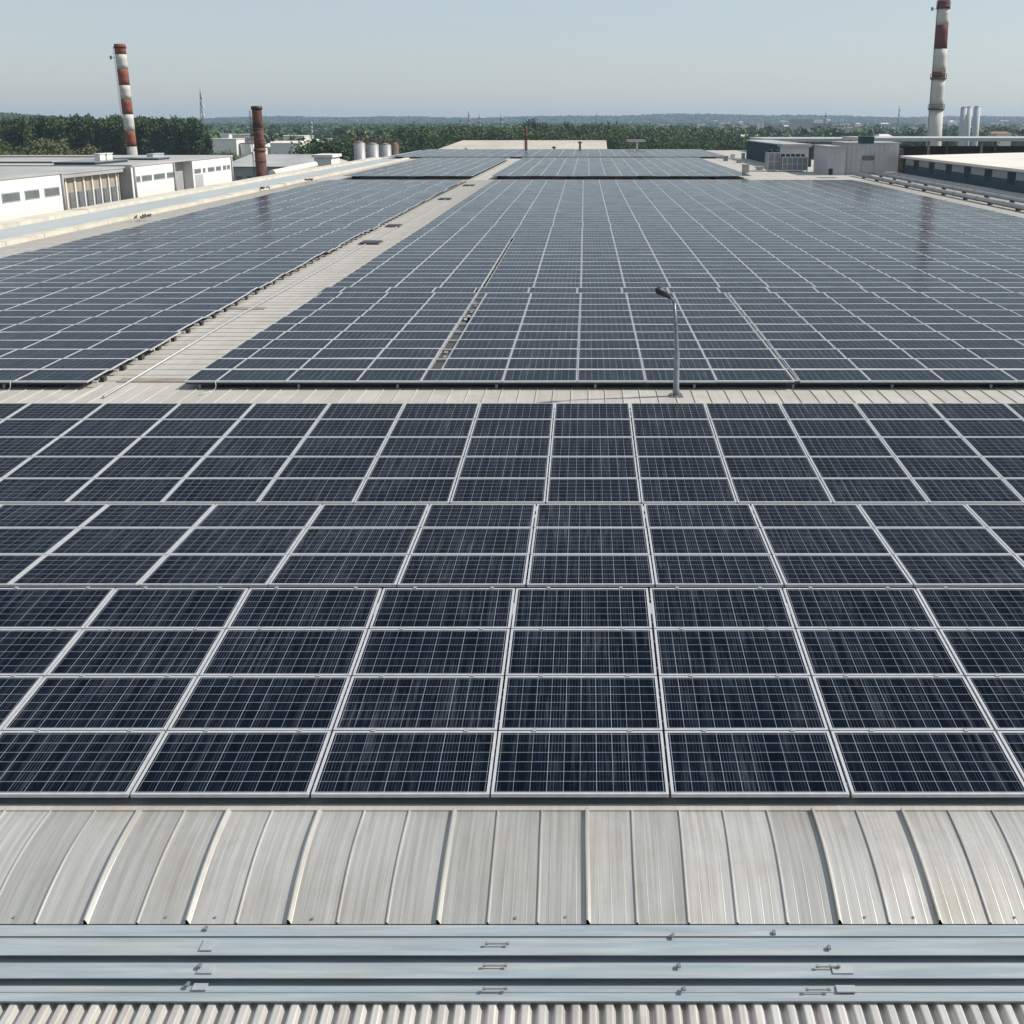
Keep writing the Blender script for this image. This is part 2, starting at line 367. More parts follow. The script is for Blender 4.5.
# gutters, channels and parapets along the long sides (all run with the roof)
Y0, Y1 = 25.2, 200
M['pale_curb'] = M['parapet']
def long_box(name, m, x0, x1, z0, z1, y0=Y0, y1=Y1, nseg=1, gap=0):
    mb = MB(); L_ = (y1-y0)/nseg
    for k in range(nseg): mb.box(x0, y0+k*L_, z0, x1, y0+(k+1)*L_-gap, z1 + (rng.uniform(-.015, .015) if nseg > 1 else 0))
    return mb.build(name, m, hall)
long_box('parapet', M['pale_curb'], -30.9, -30.2, ZR, ZR+.22, nseg=40, gap=.05)
long_box('gutter_lining', M['channel'], -35.0, -30.9, ZR, ZR+.03)
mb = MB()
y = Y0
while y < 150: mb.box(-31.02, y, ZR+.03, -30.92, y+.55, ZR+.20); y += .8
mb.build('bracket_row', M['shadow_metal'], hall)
long_box('parapet', M['pale_curb'], -36.4, -35.0, ZR, ZR+.27, nseg=34, gap=.04)
# right side: two long ducts and a curb
mbr = long_box('parapet', M['concrete'], 35.2, 36.6, ZR, ZR+.35, 25.2, 175, nseg=30, gap=.04)
def duct(x, r, y0, y1, name, label, zoff=.25):
    e = empty(name, (x, y0, ZR), label, 'duct')
    mb = MB(); mb.tube([(0, 0, zoff+r), (0, (y1-y0)/2, zoff+r), (0, y1-y0, zoff+r)], r, 12); mb.build('pipe', M['pipe'], e)
    mb = MB(); yy = 2.0
    while yy < y1-y0:
        mb.box(-r*.9, yy, 0, r*.9, yy+.25, zoff+r*.4); yy += 6.0
    mb.build('foot', M['shadow_metal'], e)
    mb = MB(); yy = 5.0
    while yy < y1-y0:
        mb.tube([(0, yy, zoff+r), (0, yy+.16, zoff+r)], r*1.08, 12); yy += 6.0
    mb.build('flange', M['galv'], e)
    return e
duct(31.0, .19, 40, 138, 'roof_duct', 'round grey duct nearest the solar field along the right roof edge', .1)
duct(33.4, .18, 30, 139, 'roof_duct', 'thinner grey duct running outside the first one by the right parapet', .15)

# ------------------------------------------------------------------ solar panels
ORD = ['first','second','third','fourth','fifth','sixth','seventh','eighth','ninth','tenth','eleventh','twelfth','thirteenth','fourteenth','fifteenth','sixteenth','seventeenth','eighteenth']
_cache = {}
def panel_meshes(wd, ln, nu=10, nv=6, fw=.026, th=.036, fy=.027):
    key = (round(wd, 3), round(ln, 3), nu, fy)
    if key in _cache: return _cache[key]
    a, b = wd/2, ln/2; f = MB()
    f.box(-a, -b, -th, a, -b+fy, 0); f.box(-a, b-fy, -th, a, b, 0)
    f.box(-a, -b+fy, -th, -a+fw, b-fy, 0); f.box(a-fw, -b+fy, -th, a, b-fy, 0)
    fr = f.build('frame', M['frame'])
    g = MB(); mg = .12
    g.quad((-a+fw, -b+fy, -.005), (a-fw, -b+fy, -.005), (a-fw, b-fy, -.005), (-a+fw, b-fy, -.005),
           0, [(-mg, -mg), (nu+mg, -mg), (nu+mg, nv+mg), (-mg, nv+mg)])
    n = len(g.v); g.v += [(-a+fw,-b+fw,-.012),(a-fw,-b+fw,-.012),(a-fw,b-fw,-.012),(-a+fw,b-fw,-.012)]; g.face((n+3,n+2,n+1,n), 1)
    gl = g.build('glass', [M['cells'], M['shadow_metal']])
    _cache[key] = (fr.data, gl.data)
    bpy.data.objects.remove(fr); bpy.data.objects.remove(gl)
    return _cache[key]
cl = MB(); cl.box(-.02, -.02, -.03, .02, .02, .010); cl_o = cl.build('clamp', M['rail']); CLAMP = cl_o.data; bpy.data.objects.remove(cl_o)

def panel(X, Y, Z, wd, ln, tilt, label, group, ry=0, nu=10, clamp=False, rt=0, fw=.026, fy=.027):
    e = empty('solar_panel', (X, Y, Z), label, 'solar panel', group); e.rotation_euler = (tilt + rt, ry, 0)
    fr, gl = panel_meshes(wd, ln, nu, fw=fw, fy=fy)
    a = bpy.data.objects.new('frame', fr); link(a); a.parent = e
    b = bpy.data.objects.new('glass', gl); link(b); b.parent = e
    if clamp:
        for sx in (-.28, .31):
            c = bpy.data.objects.new('clamp', CLAMP); link(c); c.parent = e; c.location = (sx*wd + rng.uniform(-.05,.05), ln/2 + .004, 0)
    return e
rest = MB()
def rest_panel(X, Y, Z, wd, ln, tilt, ry=0, nu=10, nv=6, fw=.034, fy=.034):
    Mx = Matrix.Translation((X, Y, Z)) @ Euler((tilt, ry, 0)).to_matrix().to_4x4()
    a, b = wd/2, ln/2
    o = [(-a,-b),(a,-b),(a,b),(-a,b)]; i = [(-a+fw,-b+fy),(a-fw,-b+fy),(a-fw,b-fy),(-a+fw,b-fy)]
    n = len(rest.v)
    rest.v += [tuple(Mx @ Vector((p[0], p[1], 0))) for p in o] + [tuple(Mx @ Vector((p[0], p[1], 0))) for p in i] + [tuple(Mx @ Vector((p[0], p[1], -.036))) for p in o]
    for k in range(4):
        k2 = (k+1) % 4
        rest.face((n+k, n+k2, n+4+k2, n+4+k), 0); rest.face((n+8+k, n+8+k2, n+k2, n+k), 0)
    mg = .12; m2 = len(rest.f)
    rest.uv[m2] = [(-mg, -mg), (nu+mg, -mg), (nu+mg, nv+mg), (-mg, nv+mg)]
    rest.face((n+4, n+5, n+6, n+7), 1)
    rest.face((n+11, n+10, n+9, n+8), 2)

def seen(X, Y, Z):
    p = Vector((X, Y, Z - CZ)); c, s = math.cos(PIT), math.sin(PIT)
    z = p.y*c - p.z*s; yy = -(p.y*s + p.z*c)
    return PX + F*p.x/z, PY + F*yy/z

def near_block(D1, h1, D2, h2, rows, x0, pitch, where, key, clamp):
    dy, dz = (D2-D1)/rows, (h1-h2)/rows; L_ = math.hypot(dy, dz); tilt = math.atan2(dz, dy)
    for r in range(rows):
        Yc = D1 + (r+.5)*dy; Zc = CZ - h1 + (r+.5)*dz
        n = 0
        for k in range(-14, 12):
            Xc = x0 + (k+.5)*pitch
            l = max(seen(Xc+pitch/2, Yc-dy/2, Zc-dz/2)[0], seen(Xc+pitch/2, Yc+dy/2, Zc+dz/2)[0])
            rr = min(seen(Xc-pitch/2, Yc-dy/2, Zc-dz/2)[0], seen(Xc-pitch/2, Yc+dy/2, Zc+dz/2)[0])
            jx, jr = rng.uniform(-.003, .003), rng.uniform(-.0025, .0025)
            if l > 6 and rr < 1018:
                lab = f'dark panel in {where}, {ORD[r]} row from front, {ORD[n]} from left'
                panel(Xc+jx, Yc, Zc, pitch-.022, L_-.020, tilt, lab, f'solar panels in {where}', ry=rng.uniform(-.0015,.0015), clamp=clamp, rt=jr)
                n += 1
            elif l > -420 and rr < 1420:
                rest_panel(Xc+jx, Yc, Zc, pitch-.022, L_-.020, tilt, fw=.026, fy=.027)
A = (9.37, 6.01, 13.39, 5.65); B_ = (13.77, 5.77, 17.0, 5.77); C_ = (18.97, 6.41, 24.9, 6.08)
near_block(*A, 4, -.905, 1.667, 'the nearest array', 'a', True)
near_block(*B_, 3, -.80, 1.665, 'the array of three rows', 'b', False)
near_block(*C_, 5, -.74, 1.668, 'the array before the walkway', 'c', False)

# supporting rails under the near arrays
def rack(name, label, D1, h1, D2, h2, rows, x0, x1, floor_h):
    e = empty(name, (0, D1, CZ-floor_h(D1)), label, 'mounting rack', 'mounting racks under the solar arrays')
    dy, dz = (D2-D1)/rows, (h1-h2)/rows
    zb = CZ-floor_h(D1)
    for r in range(rows):
        for q in (.22, .78):
            y = (r+q)*dy; z = CZ - h1 + (r+q)*dz - .038 - zb
            mb = MB(); mb.box(x0, y-.02, z-.045, x1, y+.02, z); mb.build('rail', M['rail'], e)
    mb = MB(); x = x0 + .5
    while x < x1:
        for q in (.78, rows-.78):
            y = q*dy; z = CZ - h1 + q*dz - .084 - zb; zf = CZ - floor_h(D1+y) - zb; mb = MB()
            mb.box(-.025, -.025, zf, .025, .025, z); mb.box(-.07, -.07, zf, .07, .07, zf+.006); mb.build('foot', M['galv'], e, (x, y, 0))
        x += 2.5
def fh(y):
    if y < 13.5: return 6.15 + (5.98-6.15)*max(0, y-dT)/(13.5-dT)
    if y < 17.5: return 5.98
    if y < 18.2: return 5.98 + .64*(y-17.5)/.7
    if y < 25: return 6.62 - .22*(y-18.2)/6.8
    return 6.3
rack('mounting_rack', 'aluminium rail rack in the shadow under the nearest solar array', *A, 4, -9.2, 7.4, fh)
rack('mounting_rack', 'aluminium rail rack hidden under the three row solar array', *B_, 3, -10, 8.5, fh)
rack('mounting_rack', 'aluminium rail rack under the array in front of the walkway', *C_, 5, -13, 12, fh)

# the long fields beyond the walkway
budget = [300 - sum(1 for o in sc.objects if o.name.startswith('solar_panel'))]
HF = 6.08; ZF = CZ - HF; RP = 1.355; D0 = D_of(381, HF)
edges1 = [-9.77, -9.0, -7.31, -5.60, -4.05, -2.07, -.265, 1.40, 3.12, 5.0, 6.85, 8.62]
while edges1[-1] < 28: edges1.append(edges1[-1] + 1.788)
def wobble(x, y): return .010*math.sin(x*.31 + y*.11) + .010*math.sin(y*.23 + 1.3) - .01
NR1 = int((D_of(179.5, HF) - D0)/RP)
cand = []
for r in range(NR1):
    Yc = D0 + (r+.5)*RP; blk1 = r < 11
    if blk1: ed = edges1
    else:
        off = (-.14 if r < 12 else 0) + (.04 if 30 < r < 33 else 0) - .004*(r-12)
        ed = [v + off for v in edges1]
    jrow = rng.uniform(-.008, .008)
    for i in range(len(ed)-1):
        x0, x1 = ed[i], ed[i+1]
        if x1 - x0 < .4: continue
        gapr = .013
        if blk1 and i == 4 and 1 <= r: x0 += .34
        if blk1 and i == 9: x0 += .13
        if not blk1 and r < 26 and i == 4: x0 += .13
        nu = max(3, round((x1-x0)/.175))
        cand.append((Yc, (x0+x1)/2, x1-x0-gapr, r, i, 'main', nu, jrow))
    # left field: right edge at -12.1, columns staggered a little
    xs = -12.1 - .02*min(r, 12) - (.012*r)
    lim = -25.2 - .02*r; i = 0; sh = .05*math.sin(r*.9) + (.12 if r % 9 in (3, 4) else 0)
    x = xs
    while x > lim:
        cand.append((Yc, x-.894+sh, 1.77, r, i, 'left', 10, jrow)); x -= 1.79; i += 1
cand.sort(key=lambda c: (c[3], c[5] == 'left', c[4]))
TILT = R(0.9)
# rank by how large they show
def vis(c):
    xa = seen(c[1]-c[2]/2, c[0], ZF)[0]; xb = seen(c[1]+c[2]/2, c[0], ZF)[0]
    return xb > 8 and xa < 1016
done = 0; rowcount = {}
full_rows = {}
for c in cand:
    Yc, Xc, wd, r, i, side, nu, jr = c
    z = ZF + wobble(Xc, Yc)*(0 if r < 2 else 1) + jr*.6; ry = rng.gauss(0, .0035); rt = rng.gauss(0, .0032) + TILT
    if vis(c) and done < budget[0]:
        rowcount.setdefault((r, side), 0)
        k = rowcount[(r, side)]; rowcount[(r, side)] += 1
        if side == 'main': lab = f'blue panel of the long field behind the walkway, {ORD[r]} row, {ORD[k]} from left'
        else: lab = f'blue panel of the left field, {ORD[r]} row from front, {ORD[k]} from its right edge'
        panel(Xc, Yc, z, round(wd, 2), RP-.03, rt, lab, 'panels of the long field' if side == 'main' else 'panels of the left field', ry=ry, nu=nu, fw=.018, fy=.085)
        done += 1
    else: rest_panel(Xc, Yc, z, wd, RP-.03, rt, ry, nu, fw=.022, fy=.085)
# second field, a step higher, and the last strip
H2 = 5.86; D2 = D_of(175.6, H2)
for r in range(int((D_of(157.5, H2)-D2)/RP)):
    Yc = D2 + (r+.5)*RP
    for (xa, xb) in ((-27, -13.2), (-10.6, 16.8)):
        x = xa
        while x < xb:
            rest_panel(x+.89, Yc, CZ-H2+rng.uniform(-.02,.02)+.5*wobble(x, Yc), 1.76, RP-.03, TILT+rng.gauss(0,.003), rng.gauss(0, .003)); x += 1.79
D3 = D_of(156.5, 5.95)
for r in range(int((254-D3)/1.7)):
    Yc = D3 + (r+.5)*1.7; x = -34
    while x < 24:
        rest_panel(x+1.2, Yc, CZ-5.95+rng.uniform(-.02,.02), 2.38, 1.66, R(1.5)+rng.gauss(0,.004), rng.gauss(0,.004)); x += 2.42
# small bearing blocks so that every row of the fields rests on the deck
for (z0, hh, y0, y1, xr, rp) in ((ZR, HF, D0, D0+NR1*RP, (-24, -18, -12.9, -9.0, -3, 4, 10, 16, 22, 27.0), RP),
                            (ZR, H2, D2, D_of(157.5, H2), (-26, -14, -10, -2, 6, 14), RP), (ZR, 5.95, D3, 254, (-33, -20, -8, 6, 18), 1.7)):
    for x in xr: rest.box(x-.03, y0+.35, z0, x+.03, y1-.3, CZ-hh-.105, 2)
# rail ends poking out along the left field's edge
for r in range(60):
    y = D0 + r*RP; xe = -12.1 - .02*min(r, 12) - .012*r
    rest.box(xe, y+.25, ZF-.11, xe+.13, y+.32, ZF-.06, 0); rest.box(xe-.06, y+.85, ZR+.001, xe+.04, y+1.05, ZF-.09, 2)
ro = rest.build('solar_panels', [M['frame'], M['cells'], M['shadow_metal']])
tag(ro, 'endless further rows of blue framed solar panels reaching back over the roof', 'solar panels', kind='stuff')

# front fascia rails under the long fields' first rows
for (x0, x1, lab) in ((-9.75, 28.2, 'long rail under the front edge of the main field beyond the walkway'), (-26.5, -12.15, 'rail under the front edge of the left field beyond the walkway')):
    e = empty('support_rail', (x0, D0+.12, ZR), lab, 'rail')
    mb = MB(); mb.box(0, -.03, .115, x1-x0, .03, ZF-ZR-.045); mb.build('beam', M['shadow_metal'], e)
    mb = MB(); x = .3
    while x < x1-x0: mb.box(x, -.04, 0, x+.06, .04, .114); mb.box(x-.03, -.07, 0, x+.09, .07, .01); x += 2.4
    mb.build('foot', M['galv'], e)

# cable trays in the gaps of the field
def tray(name, label, x, y0, y1, wd, clutter):
    e = empty(name, (x, y0, ZR), label, 'cable tray')
    zt = ZF-ZR-.02
    for s in (0, wd-.03):
        mb = MB(); mb.box(s, 0, zt-.05, s+.03, y1-y0, zt); mb.build('side_rail', M['rail'], e)
    k = 0; y = RP*.02
    mb = MB(); mb.box(.031, 0, zt-.075, wd-.031, (y1-y0)*.55, zt-.06); mb.box(.031, (y1-y0)*.62, zt-.075, wd-.031, y1-y0, zt-.06); mb.build('tray_floor', M['shadow_metal'], e)
    mb = MB()
    while y < y1-y0-.1: mb.box(.031, y, zt-.03, wd-.031, y+.09, zt-.002); y += RP
    mb.build('rungs', M['frame'], e)
    y = .3
    while y < y1-y0-1.5 and wd > .2:
        if rng.random() < clutter*.5:
            c = rng.uniform(.05, wd-.16); mb = MB(); mb.box(c, y, zt-.059, c+.09, y+rng.uniform(.15, .4), zt-.02)
            mb.build('junction_box', M[rng.choice(['galv', 'dirt', 'concrete'])], e)
        y += RP*.5
    mb = MB(); mb.tube([(wd*.4, .1, .03), (wd*.6, (y1-y0)*.3, .03), (wd*.35, (y1-y0)*.7, .03), (wd*.5, y1-y0, .03)], .02, 6); mb.build('cable', M['lamp_black'], e)
tray('cable_tray', 'open ladder cable tray in the wide gap left of centre in the long field', -4.045, D0+RP, D0+11*RP, .33, .9)
tray('cable_tray', 'narrow cable tray in the slit between panels right of the street lamp', 5.01, D0+.1, D0+11*RP, .115, .8)

# street lamp on the walkway
e = empty('street_lamp', (*at_h(676, 396, H)[:2], ZR), 'slim grey street lamp with dark head standing on the walkway', 'street lamp')
lx, ly = e.location.x, e.location.y
def rel(x, y, D=None):
    p = at_d(x, y, D or ly); return (p[0]-lx, p[1]-ly, p[2]-ZR)
top = rel(674.3, 303)
mb = MB(); mb.tube([(0,0,.0),(0,0,.16),(0,0,.18),(0,0,1.05),(0,0,1.07),(top[0]*.5,0,1.7),(top[0],0,top[2])], [.085,.085,.07,.065,.052,.042,.033], 14); mb.build('pole', M['galv'], e)
mb = MB(); mb.box(-.16,-.16,.001,.16,.16,.025)
for sx in (-.11,.11):
    for sy in (-.11,.11): mb.tube([(sx,sy,.025),(sx,sy,.06)], .014, 6)
mb.build('base_plate', M['galv'], e)
mb = MB(); mb.tube([top, (top[0]-.04, -.03, top[2]+.08), (top[0]-.13, -.08, top[2]+.17), (top[0]-.2, -.12, top[2]+.22)], .028, 10); arm = mb.build('arm', M['galv'], e)
hd = MB(); hp = [(-.10,-.06,.13,.030),(-.16,-.09,.18,.055),(-.25,-.14,.25,.085),(-.34,-.2,.30,.095),(-.41,-.24,.335,.075),(-.45,-.26,.35,.03)]
hd.tube([(top[0]+a, b, top[2]+c) for a,b,c,_ in hp], [q[3] for q in hp], 14); hd.build('lamp_head', M['lamp_black'], e)

# walkway between the two fields
e = empty('conduit', (-11.35, 26.2, ZR), 'thin pale conduit running up the walkway between the two fields', 'conduit')
mb = MB()
pts = [(0, 0, .045), (-.25, 12, .045), (-.3, 40, .045), (-.3, 99, .045)]
mb.tube(pts, .028, 8); mb.build('pipe', M['patch'], e)
for k, (y, x0, x1) in enumerate(((379.5, 122, 184), (308.0, 205, 262))):  # flat raised brown strips where dark bands cross the walkway
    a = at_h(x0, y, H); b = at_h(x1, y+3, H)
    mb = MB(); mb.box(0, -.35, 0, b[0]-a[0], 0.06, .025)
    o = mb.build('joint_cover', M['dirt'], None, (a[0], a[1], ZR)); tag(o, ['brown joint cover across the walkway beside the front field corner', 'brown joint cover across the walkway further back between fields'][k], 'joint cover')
hl_ = ['nearest', 'second', 'third', 'fourth']
for k, (x, y, wpx) in enumerate(((371, 243.5, 21), (394, 226.5, 15), (445, 199.5, 13), (469, 185.8, 12))):
    X, Y, Z = at_h(x, y, H); s = wpx/ ((y-120)*.9656/H)
    e = empty('roof_hatch', (X, Y, ZR), f'{hl_[k]} dark flat roof hatch on the walkway between the fields', 'roof hatch')
    mb = MB(); mb.box(-s/2, -s*.7, 0, s/2, s*.7, .05); mb.build('curb', M['dirt'], e)
    mb = MB(); mb.box(-s/2+.06, -s*.7+.06, .05, s/2-.06, s*.7-.06, .10); lid = mb.build('lid', M['lamp_black'], e)
    mb = MB(); mb.box(-.1, -s*.7-.01+.05, .10, .1, -s*.7+.10, .13); mb.build('handle', M['galv'], lid)
for k, (x, y, lab) in enumerate(((10, 381, 'white cable loop hanging at the front of the left field'), (215, 381, 'white cable loop hanging at the front left of the main field'))):
    X, Y, Z = at_h(x, y, HF); mb = MB()
    mb.tube([(0, -.02, .0), (.03, -.06, -.02), (.04, -.09, -.10), (.02, -.10, -.17), (-.03, -.12, -.205), (-.10, -.35, -.205), (-.2, -.6, -.205)], .012, 6)
    o = mb.build('cable_loop', M['frame'], None, (X, Y, Z)); tag(o, lab, 'cable')
# junk left on the parapets
for k, (x, y, h, lab) in enumerate(((143, 218, 6.1, 'rusty pile of scrap brackets on the left parapet, nearest one'), (265, 188.5, 6.1, 'rusty scrap heap on the left parapet below the brown chimney'), (308, 180.5, 6.1, 'small rusty scrap lump on the left parapet, farthest one'))):
    X, Y, Z = at_h(x, y, h); mb = MB()
    for q in range(14):
        Mx = Matrix.Translation((rng.uniform(-.3,.3), rng.uniform(-.8,.8), rng.uniform(.05,.14))) @ Euler((rng.uniform(-1,1), rng.uniform(-1,1), rng.uniform(0,3))).to_matrix().to_4x4()
        s = rng.uniform(.06,.2); mb.box(-s, -.05, -.03, s, .05, .03, 0, Mx)
    o = mb.build('scrap_pile', M['rust'], None, (X, Y, ZR+.2)); tag(o, lab, 'scrap pile')

# ------------------------------------------------------------------ buildings beside the roof, left
XW = -37.6; HT = 3.68; ZT = CZ - HT
def yb(y): return D_of(y, H)
def xy_face(x):   # depth on the facade plane for picture column x
    return None
def facade_D(x, X=XW):      # depth on plane X seen at column x, near the roof line
    return math.cos(PIT) * F * X / (x - PX) + (6.0)*math.sin(PIT)*0 - 0.0 if False else F*X/(x-PX)*math.cos(PIT) - H*math.sin(PIT)*math.cos(PIT)*0 - 1.2
def facade_D2(x, X=XW, h=5.0):
    # solve y so that at_h lands on X
    z = F*X/(x-PX)                       # camera-space depth
    # world: z = D*cos + h*sin
    return (z - h*math.sin(PIT))/math.cos(PIT)
lb = empty('warehouse', (XW, 20, 0), 'long white flat roofed warehouse with small windows along the left roof edge', 'warehouse')
def pt(x): return facade_D2(x)
def lbox(name, m, x0, y0, z0, x1, y1, z1, parent=lb):
    mb = MB(); mb.box(x0-XW, y0-20, z0, x1-XW, y1-20, z1); return mb.build(name, m, parent)
yA1 = pt(65); yB0 = pt(132.5); yB1 = pt(175.5); yC0 = pt(193); yC1 = pt(233)
w1 = lbox('wall', M['white_render'], -70, 22, 0, XW, yA1, ZT)
w2 = lbox('wall', M['white_render'], -70, yB0, 0, XW, yB1, ZT)
w3 = lbox('wall', M['grey_render'], -69, yB1, 0, XW-.9, yC0, ZT-.05)
w4 = lbox('wall', M['white_render'], -70, yC0, 0, XW, yC1, ZT)
# loading bay, set back with posts
w5 = lbox('loading_bay_wall', M['brown_panel'], -70, yA1, 0, XW-1.0, yB0, ZT-.4)
lbox('canopy', M['roof_grey'], -70, yA1-.0, ZT-.4, XW-.55, yB0-.3, ZT-.12)
for k in range(7):
    y = yA1 + 2.2 + k*(yB0-yA1-3.0)/6.2
    lbox('column', M['cream_render'], XW-.99, y, 0, XW-.88, y+.2, ZT-.4)
for k in range(6):
    y = yA1 + 2.9 + k*(yB0-yA1-3.0)/6.2
    lbox('bay_door', M['galv'], XW-1.0, y, 0, XW-.94, y+1.4, ZR+1.1, w5)
# grey skin over the white end wall, its shade put into the colour
lbox('side_cladding', M['grey_render'], -69.9, yB0-.06, 0, XW-.02, yB0, ZT-.02)
# windows
def wins(wobj, lst, zt, zb, m=M['win']):
    for (a, b) in lst:
        y0, y1 = pt(a), pt(b)
        f = lbox('window', M['grey_paint'], XW-.02, y0, zb, XW+.03, y1, zt, wobj)
        f2 = lbox('pane', m, XW+.03, y0+.08, zb+.07, XW+.04, y1-.08, zt-.07, wobj); f2.parent = f
        f2.matrix_parent_inverse = Matrix()
zw0 = CZ - H + 1.15; zw1 = zw0 + .62
wins(w1, ((2, 20), (25, 39.5), (44.5, 59.5)), zw1, zw0)
wins(w2, ((135.5, 140.5), (142, 152), (154, 165), (167, 175)), zw1+.05, zw0+.15)
wins(w4, ((194.5, 201), (203, 205.5), (208, 214.5), (216, 221), (223, 226), (227, 230)), zw1+.05, zw0+.2)
dd = lbox('door', M['grey_metal'], XW-.02, pt(195.0), ZR+.0, XW+.04, pt(202.5), ZR+1.25, w4)
for x in (62.5, 134.5, 174.0, 231.5):
    y_ = pt(x); mb = MB(); mb.tube([(.10, y_-20, ZR-1), (.10, y_-20, ZT)], .08, 8); mb.build('downpipe', M['grey_paint'], lb)
# roof build-up
rf = MB(); rf.box(-120-XW, 22-20, ZT, 0.08, yA1-20, ZT+.14); rf.box(-120-XW, yA1-20, ZT-.12, -.5, yB0-20, ZT+.02)
rf.box(-120-XW, yB0-20, ZT, .08, yC1-20, ZT+.14)
rf.build('roof', M['roof_grey'], lb)
mb = MB(); mb.box(-120-XW, 2, 0, -70-XW-.01, yC1-20, ZT-.13); mb.build('wall', M['grey_render'], lb)
# things on that roof
def roof_item(name, x0, x1, y, hgt, dep, m, label, cat, hbase=3.55, cap=None):
    a = at_h(x0, y, hbase); b = at_h(x1, y, hbase); e = empty(name, (a[0], a[1], CZ-hbase-.01), label, cat)
    mb = MB(); mb.box(0, 0, 0, b[0]-a[0], dep, hgt); mb.build('housing', m, e)
    mb = MB(); mb.box(-.06, -.06, hgt, b[0]-a[0]+.06, dep+.06, hgt+.08); mb.build('cap', cap or m, e); return e
roof_item('vent_unit', 95, 100.5, 163, .72, 1.2, M['white_render'], 'left one of two white vent boxes on the warehouse roof', 'vent')
roof_item('vent_unit', 102, 107.5, 162.5, .72, 1.2, M['white_render'], 'right one of two white vent boxes on the warehouse roof', 'vent')
roof_item('skylight_bank', 54, 95, 165.0, .18, 7, M['dark_teal'], 'long dark skylight bank on the warehouse roof left of the vents', 'skylight', cap=M['win'])
roof_item('skylight_bank', -60, 52, 163.5, .12, 1.5, M['dark_teal'], 'low dark strip skylight at the far left of the warehouse roof', 'skylight', cap=M['concrete'])
roof_item('skylight_bank', 108, 158, 160.2, .12, 3, M['dark_teal'], 'low dark strip skylight right of the white vents', 'skylight', cap=M['win'])
roof_item('roof_turret', 147, 153, 158.2, .35, 3, M['grey_metal'], 'small pale turret at the back of the warehouse roof', 'vent')
roof_item('curb_row', -60, 110, 157.5, .10, 1.2, M['roof_beige'], 'thin pale roof curb at the far edge of the warehouse', 'curb')

# sheds behind, around the brown chimney
def simple_building(name, x0, x1, ytop, D, dep, m, roofm, label, cat, group=None, zr=None, gable=0, wins_=0, zbase=0):
    a = at_d(x0, ytop, D); b = at_d(x1, ytop, D); wd = b[0]-a[0]; zt = a[2]
    e = empty(name, (a[0], D, zbase), label, cat, group)
    mb = MB(); mb.box(0, 0, 0, wd, dep, zt-gable-zbase); wl = mb.build('wall', m, e)
    zt -= zbase
    mb = MB()
    if gable:
        n = len(mb.v); g0 = zt-gable
        mb.v += [(-.4,-.4,g0),(wd+.4,-.4,g0),(wd+.4,dep+.4,g0),(-.4,dep+.4,g0),(gable*.8,dep/2,zt),(wd-gable*.8,dep/2,zt)]
        for q in ((0,1,5,4),(2,3,4,5),(1,2,5),(3,0,4),(0,3,2,1)): mb.face([n+i for i in q])
    else: mb.box(-.3, -.3, zt, wd+.3, dep+.3, zt+.4)
    mb.build('roof', roofm, e)
    if wins_:
        step_ = wd/wins_
        for lv in range(1 if D < 400 else 0):
            for k in range(wins_):
                mb = MB(); mb.box((k+.25)*step_, -.08, zt-gable-2.6, (k+.75)*step_, .02, zt-gable-1.4); mb.build('window', M['win'], e)
    return e
simple_building('shed', 222, 316, 156.3, 178, 22, M['grey_render'], M['roof_grey'], 'low grey pitched shed behind the brown brick chimney', 'shed', gable=1.5, wins_=9)
simple_building('shed', 314, 331, 157.5, 176, 6, M['white_render'], M['white_render'], 'small white box shed right of the brown chimney', 'shed', wins_=2)
p0 = at_d(272, 174, 137.5); p1 = at_d(315, 166.5, 160)
e = empty('pipe_bridge', (p0[0], p0[1], ZR), 'cream curved cover over pipes right of the brown chimney', 'pipe bridge'); dx, dy = p1[0]-p0[0], p1[1]-p0[1]; mb = MB()
mb.tube([(0,0,.3),(dx*.5,dy*.5,.4),(dx,dy,.5)], .42, 12); mb.build('cover', M['cream_render'], e)
mb = MB()
for t in (.1,.5,.9): mb.box(dx*t-.3, dy*t-.3, -ZR, dx*t+.3, dy*t+.3, .1)
mb.build('support', M['concrete'], e)

